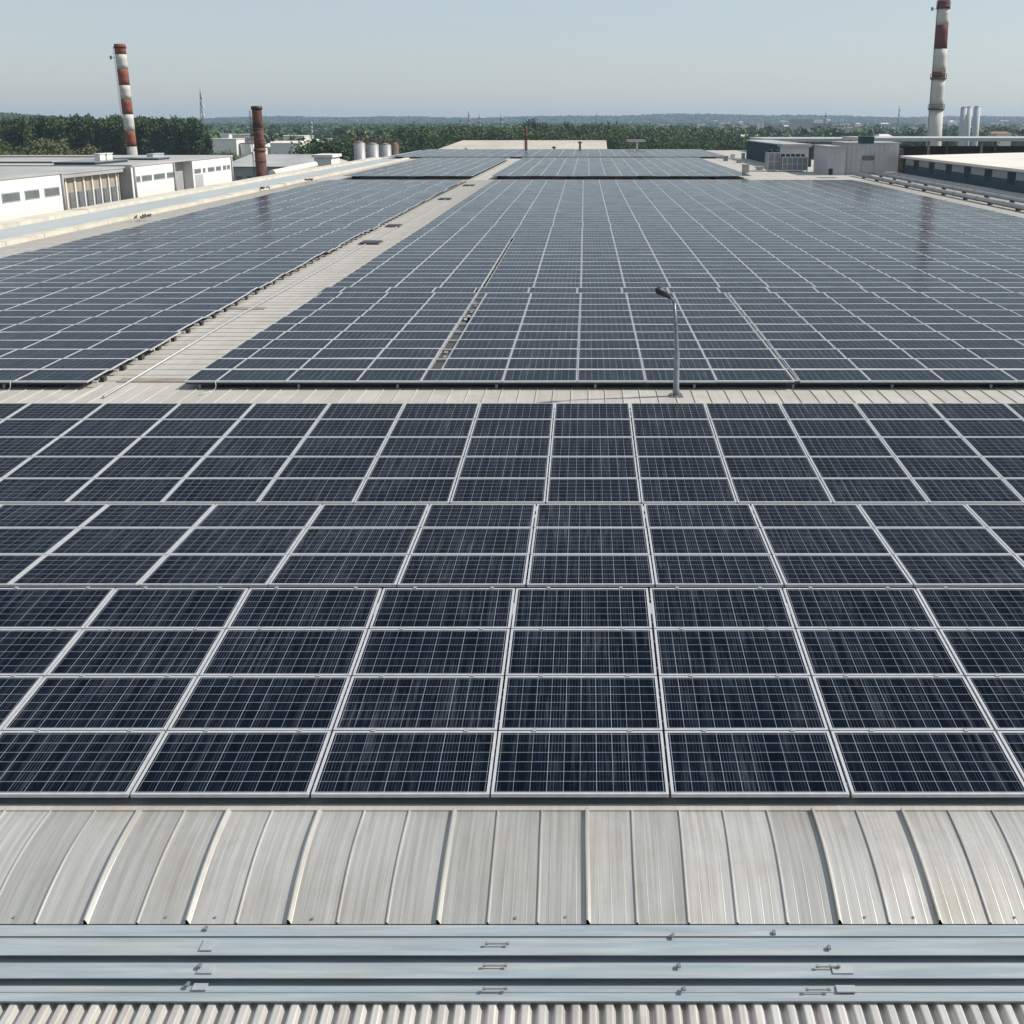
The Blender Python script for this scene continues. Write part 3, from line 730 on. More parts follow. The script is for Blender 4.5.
# ------------------------------------------------------------------ chimneys
def chimney(name, label, xb, yb_, D, bands, dia, lean=0, rings=(), mbase=0, extra=None):
    base = at_d(xb, yb_, D); e = empty(name, (base[0], D, 0), label, 'chimney'); e.rotation_euler = (0, lean, 0)
    zs = [at_d(xb, y, D)[2] for y in (bands[0][0],)]
    ztop = at_d(xb, bands[0][0], D)[2]; zbot = 0
    def rad(z): t = (z)/(ztop); return (dia[0] + (dia[1]-dia[0])*t)/2
    for (ya, ybb, m) in bands:
        za = at_d(xb, ya, D)[2]; zb = at_d(xb, ybb, D)[2] if ybb else 0
        mb = MB(); k = 3; mb.tube([(0,0,zb+(za-zb)*i/k) for i in range(k+1)], [rad(zb+(za-zb)*i/k) for i in range(k+1)], 28, caps=True)
        mb.build('shaft_section', m, e)
    for (y, hh, m, ex) in rings:
        rail_ = ex > .2
        z = at_d(xb, y, D)[2]; mb = MB()
        mb.tube([(0,0,z-hh/2),(0,0,z-hh/2+.01),(0,0,z+hh/2-.01),(0,0,z+hh/2)], [rad(z), rad(z)+ex, rad(z)+ex, rad(z)], 28, caps=False)
        rg = mb.build('platform', m, e)
        if not rail_: continue
        mb = MB()
        for q in range(18):
            t = 2*math.pi*q/18; r_ = rad(z)+ex-.04; mb.tube([(r_*math.cos(t), r_*math.sin(t), z+hh/2), (r_*math.cos(t), r_*math.sin(t), z+hh/2+.9)], .03, 4)
        mb.tube([( (rad(z)+ex-.04)*math.cos(2*math.pi*q/24), (rad(z)+ex-.04)*math.sin(2*math.pi*q/24), z+hh/2+.9) for q in range(25)], .03, 4)
        mb.build('railing', m, rg)
    # ladder
    mb = MB(); r_ = rad(ztop*.5)+.14
    for s in (-.2, .2): mb.tube([(-r_-.05, s-.3, 2), (-rad(ztop)-.18, s-.3, ztop-.5)], .025, 4)
    zz = 2
    while zz < ztop-1: 
        q = -(rad(zz)+.15); mb.box(q-.02, -.5, zz, q+.02, -.1, zz+.05); zz += .9
    mb.build('ladder', M['rust'], e)
    return e, rad, ztop
W_, R_ = M['chim_white'], M['chim_red']
c, rad, zt = chimney('chimney', 'tall leaning chimney in red and white bands at the left before the trees', 134, 160, 250,
    [(44, 54.4, R_), (54.4, 69, W_), (69, 85.3, R_), (85.3, 99.3, W_), (99.3, 114.4, R_), (114.4, 131, W_), (131, 146.6, R_), (146.6, None, M['concrete'])],
    (1.95, 2.25), lean=-R(1.0), rings=((47, .5, M['chim_maroon'], .10),))
mb = MB(); mb.tube([(-1.1, -.5, zt-2.6), (-2.0, -.5, zt-2.6)], .05, 5); mb.box(-2.1, -.7, zt-3.0, -1.8, -.3, zt-2.3); mb.build('antenna', M['galv'], c)
c2, rad2, zt2 = chimney('chimney', 'very tall white chimney with maroon bands rising out of the right side', 934.5, 137, 300,
    [(-24, -16, M['chim_maroon']), (-16, 1.5, W_), (1.5, 8, M['chim_maroon']), (8, 25, W_), (25, 49, M['chim_maroon']), (49, 72, W_), (72, 78, M['chim_maroon']), (78, 109, W_), (109, None, W_)],
    (4.0, 2.75), lean=-R(.3), rings=((7, .9, M['chim_maroon'], .22), (78.5, .45, M['rust'], .35), (109, .45, M['rust'], .3)))
mb = MB(); za = at_d(940, 9, 300)[2]; mb.tube([(-1.5, -.3, za), (-2.8, -.3, za)], .06, 5); mb.box(-3.0,-.6,za-.4,-2.6,0,za+.4); mb.build('antenna', M['galv'], c2)
c3, rad3, zt3 = chimney('chimney', 'short sooty brown brick chimney beside the left roof edge', 262.5, 178, 140,
    [(106, 128, M['brick']), (128, 148, M['brick']), (148, None, M['brick'])], (1.62, 1.12), lean=-R(.3),
    rings=((108, .35, M['lamp_black'], .10), (128.5, .12, M['rust'], .05), (139.5, .12, M['rust'], .05), (150, .3, M['rust'], .10), (161, .12, M['rust'], .05)))

# tanks on the left beyond the roof edge
tl = ['leftmost', 'second from left', 'third from left', 'rightmost']
for k, (x0, x1, yt, ybm, D) in enumerate(((353.5, 365, 142.8, 163, 202), (366.5, 378.5, 144.3, 160, 212), (379.5, 391, 144.8, 158.5, 224), (390.5, 398.5, 143.8, 157.5, 236))):
    a = at_d(x0, yt, D); b = at_d(x1, yt, D); r_ = (b[0]-a[0])/2
    e = empty('storage_tank', ((a[0]+b[0])/2, D, 0), f'{tl[k]} of the four stained storage tanks beyond the left roof edge', 'tank', 'storage tanks beyond the roof')
    zt_ = a[2]; mb = MB(); mb.tube([(0,0,0),(0,0,zt_)], r_, 24); mb.build('shell', M['rust'] if k == 3 else M['tank'], e)
    mb = MB(); mb.tube([(0,0,zt_),(0,0,zt_+.25),(0,0,zt_+.45)], [r_*.98, r_*.5, .1], 20); tp = mb.build('top', M['tank'], e)
    mb = MB(); mb.box(-r_*.5, -.3, zt_+.2, -r_*.5+.5, .3, zt_+.9); mb.box(r_*.2, -.2, zt_+.2, r_*.2+.4, .3, zt_+1.0); mb.build('hatch', M['rust'], tp)
    mb = MB()
    for q in range(16):
        t = 2*math.pi*q/16; mb.tube([(r_*math.cos(t), r_*math.sin(t), zt_),(r_*math.cos(t), r_*math.sin(t), zt_+.9)], .03, 4)
    mb.tube([(r_*math.cos(2*math.pi*q/24), r_*math.sin(2*math.pi*q/24), zt_+.9) for q in range(25)], .03, 4)
    mb.build('railing', M['rust'], e)

# ------------------------------------------------------------------ right-hand side
# dark side hall with pale roof
XR = 37.4; ht_ = 4.05
rb = empty('side_hall', (XR, 60, 0), 'long hall on the right with pale cream roof and dark window row', 'hall')
yS = D_of(175.5, H) ; 
def rbx(name, m, x0, y0, z0, x1, y1, z1, parent=rb):
    mb = MB(); mb.box(x0-XR, y0-60, z0, x1-XR, y1-60, z1); return mb.build(name, m, parent)
zt_ = CZ - ht_
M['hall_low'] = mat('dark_blue_grey_wall', (.075, .10, .12), .9, 0, .2, 1.0, stretch=(1, 3, .3), spec=.1)
M['hall_up'] = mat('pale_wall_panel', (.34, .36, .37), .9, 0, .1, 1.0, spec=.15)
wl = rbx('wall', M['hall_low'], XR, 30, 0, 130, yS, ZR+1.25)
wu = rbx('upper_wall', M['hall_up'], XR+.05, 30, ZR+1.25, 130, yS-.05, zt_-.22)
y = 42; k = 0
while y < yS-3:
    f = rbx('window', M['hall_low'], XR-.02, y, ZR+.7, XR+.06, y+1.9, zt_-.36, wu)
    rbx('pane', M['dark_teal'], XR-.03, y+.15, ZR+.8, XR-.02, y+1.75, zt_-.44, f); y += 6.1
mb = MB(); nn = 8
pa = [(XR-.5, zt_-.22), (XR-.5, zt_+.02)] + [(XR + t*46, zt_ + .02 + .8*math.sin(math.pi*t*.5)) for t in (.1,.25,.45,.7,1.0)] + [(130, zt_+.8)]
for j, yy in enumerate((29.5, yS+.5)):
    for (x, z) in pa: mb.v.append((x-XR, yy-60, z))
    mb.v.append((130-XR, yy-60, zt_-.22))
n_ = len(pa)+1
for i in range(n_): mb.face((i, (i+1) % n_, n_+(i+1) % n_, n_+i))
mb.face(range(n_)); mb.face(range(n_, 2*n_)); mb.build('roof', M['roof_cream'], rb)
# grey ribbed block
def ribbed(name, x0, x1, ytop, D, dep, m, label, cat, ribs=True, zb=0):
    a = at_d(x0, ytop, D); b = at_d(x1, ytop, D); wd = b[0]-a[0]; zt = a[2]
    e = empty(name, (a[0], D, 0), label, cat)
    mb = MB(); mb.box(0, 0, 0, wd, dep, zt)
    if ribs:
        x = .2
        while x < wd-.3: mb.box(x, -.06, .1, x+.12, -.003, zt-.1); x += .55
    wl = mb.build('wall', m, e)
    mb = MB(); mb.box(-.15, -.2, zt, wd+.15, dep+.15, zt+.14); mb.build('roof', M['roof_grey'], e)
    return e, wl, wd, zt
e, wl, wd, zt_b = ribbed('plant_building', 846, 899.5, 143.6, 141, 8, M['grey_metal'], 'grey ribbed metal plant building with one slot window', 'building')
px = wd/(899.5-846)
mb = MB(); z0 = at_d(860, 160, 141)[2]; z1 = at_d(860, 155.8, 141)[2]; mb.box(17*px, -.12, z0, 29*px, -.065, z1); mb.build('window', M['win'], e)
mb = MB(); mb.box(17*px, -.11, ZR-1, 28.5*px, -.065, z0-.05); mb.build('door', M['concrete'], e)
mb = MB(); mb.box(wd+.16, .5, 0, wd+.7, 7, zt_b-.6); mb.build('downpipe', M['rust'], e)
e, wl, wd, zz = ribbed('plant_building', 829, 846, 147.3, 140.4, 9, M['grey_metal'], 'lower pale block joined left of the grey plant building', 'building', True)
mb = MB(); mb.box(wd*.05, -.1, ZR, wd*.28, -.062, ZR+.75); mb.build('door', M['lamp_black'], e)
e, wl, wd, zz = ribbed('dark_shed', 783, 812, 145.4, 165, 38, M['dark_teal'], 'low dark teal shed behind the rooftop chillers', 'shed', True)
simple_building('pale_annex', 785, 809, 147.2, 160, 4, M['grey_metal'], M['roof_grey'], 'pale blue grey annex standing in front of the dark shed', 'building')
# small rooftop clutter on the plant block
e = roof_item('vent_unit', 862, 874, 143.6, .7, 2, M['dark_teal'], 'dark vent unit on top of the grey plant building', 'vent', hbase=CZ-zt_b-.14)
# chillers
def chiller(x0, x1, ytop, ybot, label, cols, grp='rooftop chillers'):
    a = at_h(x0, ybot, H); b = at_h(x1, ybot, H); wd = b[0]-a[0]; hh = at_d(x0, ytop, a[1])[2]-ZR; dep = 3.0
    e = empty('chiller', (a[0], a[1], ZR), label, 'chiller', grp)
    mb = MB(); mb.box(0, .04, .15, wd, dep, hh); mb.build('casing', M['galv'], e)
    mb = MB()
    for i in range(cols+1): mb.box(i*wd/cols-.06, -.03, 0, i*wd/cols+.06, .037, hh)
    for z in (.15, hh*.5, hh-.12): mb.box(.07, -.02, z, wd-.07, .036, z+.1)
    mb.build('frame', M['grey_metal'], e)
    mb = MB()
    for i in range(cols): mb.tube([((i+.5)*wd/cols, dep/2, hh), ((i+.5)*wd/cols, dep/2, hh+.35)], min(.42*wd/cols, 1.1), 14)
    mb.build('fan', M['dark_teal'], e)
chiller(768, 780, 152.5, 171.5, 'taller left rooftop chiller beside the dark teal shed', 2)
chiller(782, 807, 157, 171.8, 'wide right rooftop chiller in a grey frame', 5)
roof_item('pump_unit', 743, 749, 173, .9, 1, M['concrete'], 'small pale pump box at the corner of the second field', 'pump', hbase=5.8)
cl_l = ['pale low box', 'small grey box', 'tilted pale slab box', 'squat white box', 'narrow grey box', 'flat concrete box']
for k, (x, y, wpx, hh, mm) in enumerate(((716, 158.5, 5, .5, 'white_render'), (724, 161, 4, .7, 'galv'), (731, 158, 4, .6, 'cream_render'), (737, 163, 5, .5, 'concrete'), (742, 159, 3, .9, 'grey_metal'), (757, 170, 6, .35, 'concrete'))):
    roof_item('roof_box', x, x+wpx, y, hh, 1.0, M[mm], cl_l[k] + ' among the rooftop clutter left of the dark teal shed', 'box', hbase=6.29)
# far canopy / conveyor roof behind the side hall
for (x0, x1, yt, D, th, lab) in ((870, 1120, 138, 200, .55, 'long flat canopy roof crossing behind the tall white chimney'), (765, 880, 138.6, 235, .6, 'pale low roof far behind the grey plant building')):
    a = at_d(x0, yt, D); b = at_d(x1, yt, D); e = empty('canopy', (a[0], D, 0), lab, 'canopy')
    mb = MB(); mb.box(0, 0, a[2]-th, b[0]-a[0], 22, a[2]); mb.build('roof', M['grey_metal'], e)
    mb = MB(); x = 1
    while x < b[0]-a[0]: mb.box(x, .5, 0, x+.35, .85, a[2]-th); mb.box(x, 20, 0, x+.35, 20.4, a[2]-th); x += 9
    mb.build('post', M['dirt'], e)
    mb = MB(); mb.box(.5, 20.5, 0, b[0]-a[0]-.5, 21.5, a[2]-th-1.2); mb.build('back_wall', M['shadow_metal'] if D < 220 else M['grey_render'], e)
# silos
for k, (x0, x1, yt) in enumerate(((960, 966.2, 107.8), (965, 971.2, 107.6), (973, 979.8, 107.2))):
    D = 420 + (3 if k == 1 else 0); a = at_d(x0, yt, D); b = at_d(x1, yt, D); r_ = (b[0]-a[0])/2
    e = empty('silo', ((a[0]+b[0])/2 - .0*D, D, 0), f'{["left", "middle", "right"][k]} one of three tall pale silos right of the white chimney', 'silo', 'tall silos on the right')
    e.location.x += .3
    mb = MB(); mb.tube([(0,0,0),(0,0,a[2]*.5),(0,0,a[2])], r_, 20); mb.build('shell', M['silo'], e)
    mb = MB(); mb.tube([(0,0,a[2]),(0,0,a[2]+.4)], r_*.8, 16); mb.build('cap', M['far_grey'], e)

# ------------------------------------------------------------------ middle distance: beige roof, masts, town
e = simple_building('hall_building', 437, 607, 140.3, 300, 60, M['cream_render'], M['roof_beige'], 'long low hall with beige pitched roof beyond the far roof edge', 'hall')
for ch in e.children:
    if ch.name.startswith('roof'): bpy.data.objects.remove(ch)
a = at_d(437, 150, 300); b = at_d(607, 140.3, 300); zt_ = CZ + 0
for ch in list(e.children):
    bpy.data.objects.remove(ch)
z_e = at_d(500, 149.3, 300)[2]; z_r = at_d(500, 140.3, 318)[2]; wd = b[0]-a[0]
mb = MB(); mb.box(.5, .5, 0, wd-.5, 35.5, z_e-.02); wl = mb.build('wall', M['brown_panel'], e)
mb = MB(); n = 0; ri = (455-437)/170*wd
mb.v += [(0,0,z_e),(wd,0,z_e),(wd,36,z_e),(0,36,z_e),(ri,18,z_r),(wd,18,z_r)]
for q in ((0,1,5,4),(2,3,4,5),(1,2,5),(3,0,4),(0,3,2,1)): mb.face(q)
mb.build('roof', M['roof_beige'], e)
c4, _, _ = chimney('chimney', 'small dark red stack standing in front of the beige roofed hall', 526.3, 158, 262, [(128, 140, M['brick']), (140, None, M['brick'])], (.9, .55), rings=((136, .2, M['lamp_black'], .08),))
for k, (x0, yb2, yt, D) in enumerate(((467, 158, 149, 255), (637, 157.5, 142, 255), (837, 158, 150, 240), (580, 157, 143, 256), (554, 157, 148, 256))):
    a = at_d(x0, yt, D); e = empty('roof_exhaust', (a[0], D, ZR), ['pair of short pale exhaust pipes at the far roof end left of the red stack', 'pale hooded exhaust at the far roof end right of the beige hall', 'short exhaust stub behind the dark teal shed', 'thin dark exhaust before the right part of the beige hall', 'short dark exhaust right of the red stack'][k], 'exhaust')
    hh = a[2]-ZR
    mb = MB(); mb.tube([(0,0,0),(0,0,hh)], .22, 8); mb.build('pipe', M['chim_white'] if k < 3 else M['lamp_black'], e)
    if k == 0:
        mb = MB(); mb.tube([(1.2,0,0),(1.2,0,hh*.9)], .25, 8); mb.build('pipe', M['chim_white'], e)
    mb = MB(); mb.tube([(0,0,hh),(0,0,hh+.15),(0,0,hh+.4)], [.5,.55,.1], 10) if k != 1 else mb.box(-2.2,-.6,hh,1.8,.6,hh+.5)
    mb.build('cowl', M['chim_white'] if k < 3 else M['rust'], e)

def mast(x, yt, D, label, wd=1.2):
    a = at_d(x, yt, D); e = empty('radio_mast', (a[0], D, 0), label, 'mast', 'radio masts on the skyline'); h_ = a[2]
    mb = MB()
    for (sx, sy) in ((-1,-1),(1,-1),(0,1)): mb.tube([(sx*wd, sy*wd, 0), (sx*.15, sy*.15, h_*.92)], .14, 5)
    n = int(h_/3.5)
    for i in range(n):
        z = i*h_*.92/n; z2 = (i+1)*h_*.92/n; s = wd*(1-z/h_); s2 = wd*(1-z2/h_)
        mb.tube([(-s,-s,z),(s2,-s2,z2)], .09, 4); mb.tube([(s,-s,z),(0,s2,z2)], .09, 4); mb.tube([(0,s,z),(-s2,-s2,z2)], .09, 4)
    mb.build('lattice', M['galv'], e)
    mb = MB(); mb.tube([(0,0,h_*.9),(0,0,h_)], .12, 5); mb.build('aerial', M['galv'], e)
    mb = MB()
    for q in range(3): mb.tube([(.5, 0, h_*(.85-.12*q)), (1.0, 0, h_*(.85-.12*q))], .7, 10)
    mb.build('dish', M['chim_white'], e)
mast(199.8, 87, 600, 'tall lattice radio mast rising over the trees left of the brown chimney', 1.6)
mast(468.5, 110, 900, 'thin mast over the middle trees left of the beige hall', 1.2)
mast(479, 113, 950, 'thinner mast just right of the first over the middle trees', 1.0)
mast(501, 113, 800, 'short dark mast above the beige roofed hall', 1.0)
mast(597, 111, 1100, 'faint mast over the trees right of the beige hall', 1.2)
mast(826, 110, 900, 'mast above the grey blocks of the far town', 1.5)
mast(899.5, 104, 900, 'slender mast left of the tall white chimney', 1.5)
mast(310, 118, 700, 'short mast on the skyline right of the brown chimney', 1.0)

def town(lst):
    for (x0, x1, yt, D, wm, rm, gab, lab, grp, wn) in lst:
        simple_building('town_building', x0, x1, yt, D, (x1-x0)*D/F*.6+6, M[wm], M[rm], lab, 'building', grp, gable=gab, wins_=wn)
left = []
g1 = 'pale buildings of the town behind the brown chimney'; l1 = 'small pale building among trees in the town behind the brown chimney'
tr = random.Random(11)
for k in range(30):
    x = tr.uniform(203, 335); wdp = tr.uniform(5, 15); y = tr.uniform(136, 144); D = 560 + (146-y)*38
    left.append((x, x+wdp, y, D, tr.choice(['white_render','cream_render','cream_render','far_grey']), tr.choice(['roof_cream','roof_beige','tile','white_render']), tr.choice([0, 1.2, 2.0]), l1, g1, 4))
left.append((262, 304, 136.2, 820, 'cream_render', 'roof_cream', 0, 'long cream hall in the town just right of the brown chimney', None, 10))
left.append((206, 236, 139.5, 640, 'white_render', 'roof_cream', 0, 'nearer long white hall at the left end of the town', None, 8))
left.append((270, 300, 141, 600, 'cream_render', 'roof_cream', 1.0, 'nearer cream hall with low pitched roof right of the brown chimney', None, 8))
left.append((232, 272, 134.8, 900, 'cream_render', 'roof_cream', 0, 'long cream warehouse in the town right behind the brown chimney', None, 12))
left.append((204, 229, 134.6, 930, 'white_render', 'roof_cream', 0, 'long white warehouse in the town left of the brown chimney', None, 9))
left.append((347, 364, 132.0, 760, 'white_render', 'white_render', 0, 'white boxy building above the trees behind the storage tanks', None, 5))
left.append((238, 252, 129, 1500, 'white_render', 'roof_cream', 0, 'tiny far white shed above the town left of the brown chimney', None, 3))
town(left)
right = []
g2 = 'small buildings of the far town on the right'; l2 = 'tiny pale building of the far town beyond the right trees'
for k in range(60):
    x = tr.uniform(690, 1024); wdp = tr.uniform(3, 11); y = tr.uniform(119.5, 128.5); D = min(2600, max(650, 18.3*F/(y+7.5-120)))
    right.append((x, x+wdp, y, D, tr.choice(['white_render','cream_render','far_grey','far_grey','far_pink']), tr.choice(['roof_cream','roof_grey','tile']), tr.choice([0,0,1.5]), l2, g2, 3))
right.append((793, 814, 119.8, 1300, 'far_grey', 'far_grey', 0, 'large hazy grey block in the far town left of the mast', None, 6))
right.append((815, 832, 123.5, 1250, 'far_pink', 'roof_grey', 0, 'hazy pinkish block right of the large grey block', None, 6))
right.append((758, 760.8, 121.8, 1200, 'white_render', 'white_render', 0, 'left one of two slim white tower blocks of the town', None, 2))
right.append((761.4, 764, 122.3, 1200, 'white_render', 'white_render', 0, 'right one of two slim white tower blocks of the town', None, 2))
right.append((652, 676, 124.3, 1500, 'white_render', 'roof_cream', 0, 'long low white building over the trees right of the beige hall', None, 6))
right.append((698, 706, 123, 1400, 'white_render', 'far_pink', 0, 'white building with pinkish roof over the centre right trees', None, 3))
right.append((741, 762, 134.5, 600, 'white_render', 'roof_cream', 1, 'small white house just beyond the trees left of the dark shed', None, 3))
right.append((880, 893, 134.2, 480, 'cream_render', 'roof_cream', 1, 'cream hut left of the tall white chimney foot', None, 3))
right.append((992, 1012, 131.5, 560, 'cream_render', 'tile', 1.2, 'cream house with dark tiled roof right of the silos', None, 4))
town(right)

# ------------------------------------------------------------------ trees
def leaf_mat(name, c1, c2):
    m = bpy.data.materials.new(name); m.use_nodes = True; L = m.node_tree.links; b = m.node_tree.nodes['Principled BSDF']
    b.inputs['Roughness'].default_value = .75; b.inputs['Specular IOR Level'].default_value = .25
    oi = N(m, 'ShaderNodeObjectInfo'); gp = N(m, 'ShaderNodeNewGeometry')
    ns = N(m, 'ShaderNodeTexNoise'); ns.inputs['Scale'].default_value = .35; L.new(gp.outputs['Position'], ns.inputs['Vector'])
    f = math_node(m, 'ADD', math_node(m, 'MULTIPLY', oi.outputs['Random'], .6), math_node(m, 'MULTIPLY', ns.outputs[0], .5))
    a = N(m, 'ShaderNodeMix', data_type='RGBA'); a.inputs[6].default_value = (*c1, 1); a.inputs[7].default_value = (*c2, 1); L.new(f, a.inputs[0])
    L.new(a.outputs[2], b.inputs['Base Color']); return m
M['leaf_dark'] = leaf_mat('dark_foliage', (.026, .052, .018), (.085, .125, .042))
M['leaf_mid'] = leaf_mat('mid_foliage', (.045, .080, .022), (.105, .145, .042))
M['leaf_light'] = leaf_mat('light_foliage', (.085, .105, .035), (.15, .16, .07))
def leaf_cloud(P, s, rs):
    """P (n,3) leaf centres, s sizes -> verts, faces of little quads"""
    n = len(P)
    a = rs.normal(size=(n,3)); a /= np.linalg.norm(a, axis=1)[:,None]
    t = rs.normal(size=(n,3)); b = np.cross(a, t); b /= np.linalg.norm(b, axis=1)[:,None]
    a = a*s[:,None]; b = b*s[:,None]*.8
    V = np.stack([P-a-b, P+a-b, P+a+b, P-a+b], 1).reshape(-1,3)
    return V
def mesh_from_quads(name, V, m):
    me = bpy.data.meshes.new(name); nq = len(V)//4
    me.vertices.add(len(V)); me.vertices.foreach_set('co', V.astype(np.float32).ravel())
    me.loops.add(nq*4); me.loops.foreach_set('vertex_index', np.arange(nq*4, dtype=np.int32))
    me.polygons.add(nq); me.polygons.foreach_set('loop_start', np.arange(0, nq*4, 4, dtype=np.int32)); me.polygons.foreach_set('loop_total', np.full(nq, 4, dtype=np.int32))
    me.materials.append(m); me.update(); me.validate(); return me
def crown_mesh(seed, kind, m):
    rs = np.random.RandomState(seed); K = 46 if kind == 'round' else 40; pts = []; sz = []
    for k in range(K):
        if kind == 'round':
            u = rs.normal(size=3); u /= np.linalg.norm(u); u *= rs.uniform(.45, 1.0)**.5
            c = np.array([u[0]*.36, u[1]*.36, .60 + u[2]*.33]); sp = rs.uniform(.05, .10)
        else:
            t = rs.uniform(.12, 1)**.9; rr = .15*(1-t)**.75*math.sqrt(rs.uniform(.3, 1)) + .02; an = rs.uniform(0, 6.28)
            c = np.array([rr*math.cos(an), rr*math.sin(an), .10+.88*t]); sp = rs.uniform(.028, .055)
        n = 42
        pts.append(c + rs.normal(size=(n,3))*sp*np.array([1,1,.8])); sz.append(rs.uniform(.012, .024, n))
    return mesh_from_quads('crown', leaf_cloud(np.concatenate(pts), np.concatenate(sz), rs), m)
def trunk_mesh(seed):
    r_ = random.Random(seed); mb = MB(); mb.tube([(0,0,-.01),(.004,0,.2),(-.004,.004,.45),(0,0,.75)], [.022,.016,.011,.004], 7)
    for k in range(5):
        z = r_.uniform(.2,.55); an = r_.uniform(0,6.28); l = r_.uniform(.12,.25)
        mb.tube([(0,0,z),(l*.5*math.cos(an),l*.5*math.sin(an),z+.07),(l*math.cos(an),l*math.sin(an),z+.18)], [.008,.005,.002], 5)
    o = mb.build('trunk', M['trunk']); me = o.data; bpy.data.objects.remove(o); return me
TR = [trunk_mesh(s) for s in range(3)]
CR = {'round_dark': [crown_mesh(s, 'round', M['leaf_dark']) for s in range(4)], 'round_mid': [crown_mesh(10+s, 'round', M['leaf_mid']) for s in range(4)],
      'round_light': [crown_mesh(20+s, 'round', M['leaf_light']) for s in range(3)], 'tall_dark': [crown_mesh(30+s, 'tall', M['leaf_dark']) for s in range(5)]}
tr = random.Random(5)
def tree(kind, x, D, hgt, label, group, name='tree', wf=1.0):
    X = at_d(x, 140, D)[0]
    e = empty(name, (X, D, 0), label, 'tree', group); e.rotation_euler = (0, 0, tr.uniform(0, 6.28))
    s = hgt; e.scale = (s*wf*tr.uniform(.9,1.15), s*wf*tr.uniform(.9,1.15), s)
    a = bpy.data.objects.new('trunk', tr.choice(TR)); link(a); a.parent = e
    b = bpy.data.objects.new('crown', tr.choice(CR[kind])); link(b); b.parent = e
gL = 'dark tall trees of the belt behind the warehouse'; tL = 'tall dark narrow tree in the dense belt behind the warehouse'
for row, (D, h0) in enumerate(((420, 16.8), (436, 17.8), (455, 18.4))):
    x = -22 + row*3
    while x < 208:
        hh = h0 + tr.uniform(-1.3, 1.3) - (1.6 if x < 20 else 0) - max(0, x-192)*.22
        tree('tall_dark', x, D + tr.uniform(-5, 5), hh, tL, gL, 'poplar_tree', .85); x += tr.uniform(3.0, 4.8)
for k in range(20):
    x = tr.uniform(-15, 90) if k < 12 else tr.uniform(150, 235)
    tree('round_light' if tr.random() < .55 else 'round_mid', x, tr.uniform(300, 380), (tr.uniform(9.5, 13.5) if k < 12 else tr.uniform(5, 7.5)), 'rounded lighter green tree at the foot of the dark belt', 'light trees at the foot of the belt')
gM = 'broad trees of the belt beyond the far roof edge'; tM = 'broad green tree in the belt beyond the far roof edge'
for row, (D, h0) in enumerate(((450, 13.5), (500, 15.0), (560, 16))):
    x = 405 + row*4
    while x < 762:
        t = 1 if x < 640 else (.90 if x < 700 else .80)
        tree(tr.choice(['round_dark','round_mid','round_mid'] if x > 600 else ['round_dark','round_mid']), x, D+tr.uniform(-14,14), (h0+tr.uniform(-2.8,2.2))*t, tM, gM); x += tr.uniform(8, 15)
for k in range(18):   # clump left of the tanks
    x = tr.uniform(305, 352) if k < 10 else tr.uniform(352, 404); tree(tr.choice(['round_dark','round_dark','round_mid']), x, tr.uniform(300, 400), tr.uniform(9.5, 14.5), 'dark bushy tree in the clump behind the storage tanks', 'trees around the storage tanks')
for k in range(9):
    x = tr.uniform(205, 300); tree(tr.choice(['round_dark','round_mid']), x, tr.uniform(330, 420), tr.uniform(6, 8.5), 'low tree before the town behind the brown chimney', 'low trees before the left town')
for k in range(34):
    x = tr.uniform(845, 1040); D = tr.uniform(450, 800); tree(tr.choice(['round_dark','round_mid','round_dark']), x, D, tr.uniform(8, 13), 'scattered green tree beyond the right side canopy', 'scattered trees beyond the right canopy')
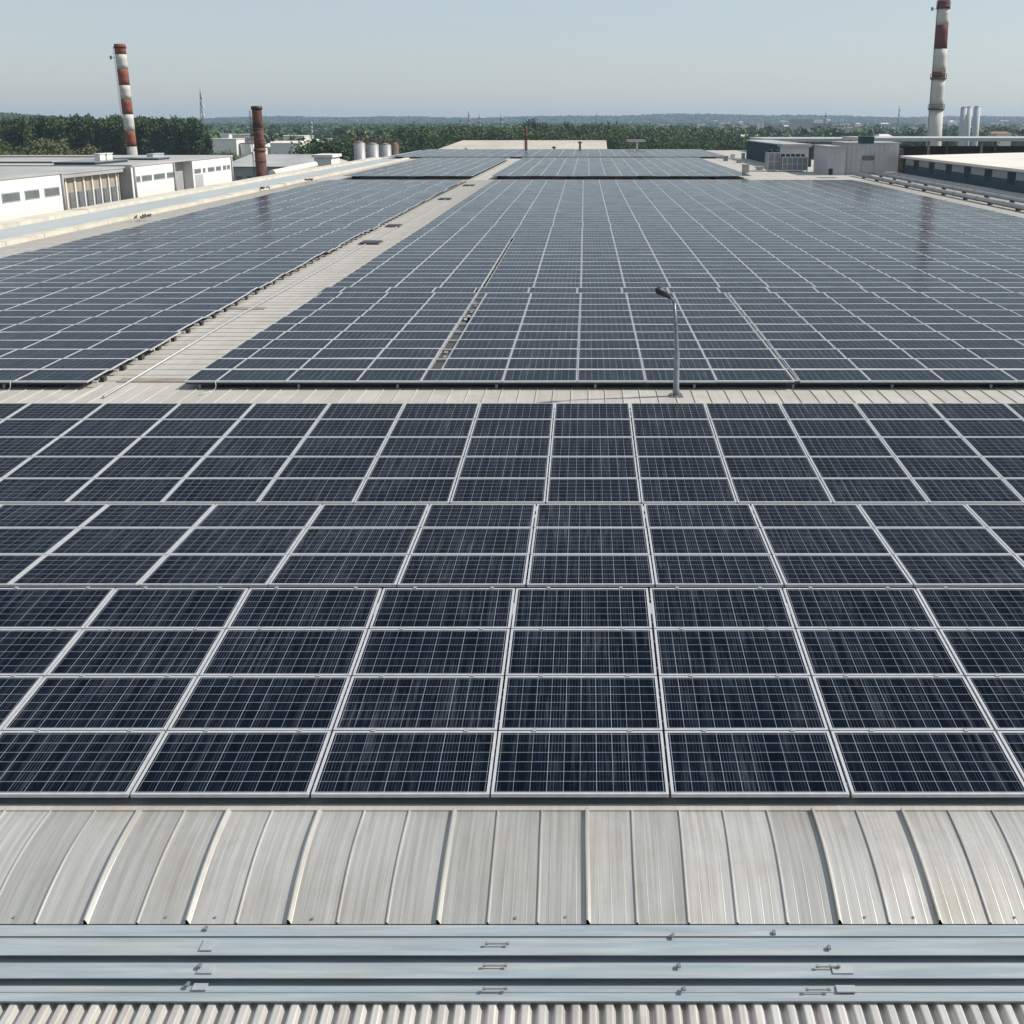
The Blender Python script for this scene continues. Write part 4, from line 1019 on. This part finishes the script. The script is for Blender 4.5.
# distant woodland that nobody could count
rs = np.random.RandomState(3); Vs = []
n = 15000
u = rs.uniform(-1, 1, n); D = 620*np.exp(rs.uniform(0, 1, n)**.9*math.log(3900/620)); X = u*D*.60 + D*(-.04)
keep = ~((X/D > -.34) & (X/D < -.21) & (D < 1250) & (rs.uniform(size=n) < .965))      # the town's open ground
keep &= ~((X/D > .09) & (D < 2700) & (rs.uniform(size=n) < .84))
X, D = X[keep], D[keep]; n = len(X)
hh = rs.uniform(7, 13, n); wd = rs.uniform(4, 8, n); zb = np.zeros(n)
q = 34
for k in range(q):
    uu = rs.normal(size=(n,3)); uu /= np.linalg.norm(uu, axis=1)[:,None]
    P = np.stack([X + uu[:,0]*wd*.8, D + uu[:,1]*wd*.8, zb + hh*.58 + uu[:,2]*hh*.42], 1)
    Vs.append(leaf_cloud(P, rs.uniform(.8, 2.0, n), rs))
me = mesh_from_quads('woodland', np.concatenate(Vs), M['leaf_dark']); o = bpy.data.objects.new('woodland', me); link(o)
tag(o, 'distant mixed woodland fading into the haze towards the horizon', 'woodland', kind='stuff')
# tree cover on the hills
n = 9000; u = rs.uniform(-4000, 4000, n); yy = rs.uniform(3900, 5000, n); Vs = []
zz = np.array([hf(a, b) for a, b in zip(u, yy)])
for k in range(10):
    P = np.stack([u + rs.normal(size=n)*8, yy + rs.normal(size=n)*8, zz + rs.uniform(0, 9, n)], 1); Vs.append(leaf_cloud(P, rs.uniform(2.5, 5, n), rs))
n = 3500; u = rs.normal(-950, 260, n); yy = rs.normal(1480, 170, n); zz = np.array([hl(a, b) for a, b in zip(u, yy)])
for k in range(16):
    P = np.stack([u + rs.normal(size=n)*3, yy + rs.normal(size=n)*3, zz + rs.uniform(0, 9, n)], 1); Vs.append(leaf_cloud(P, rs.uniform(1.0, 2.2, n), rs))
me = mesh_from_quads('hill_forest', np.concatenate(Vs), M['leaf_dark']); o = bpy.data.objects.new('hill_forest', me); link(o)
tag(o, 'forest covering the low hills along the skyline', 'forest', kind='stuff')

# ------------------------------------------------------------------ haze
hm = bpy.data.materials.new('haze'); hm.use_nodes = True; n_ = hm.node_tree; n_.nodes.clear()
out = n_.nodes.new('ShaderNodeOutputMaterial'); pv = n_.nodes.new('ShaderNodeVolumePrincipled')
pv.inputs['Color'].default_value = (.60, .78, 1.0, 1); pv.inputs['Density'].default_value = 0.00013; pv.inputs['Anisotropy'].default_value = .2
n_.links.new(pv.outputs[0], out.inputs['Volume'])
mb = MB(); mb.box(-4600, -500, -2, 4600, 6200, 64); o = mb.build('haze', hm); tag(o, 'pale blue summer haze over the town and hills', 'haze', kind='stuff')
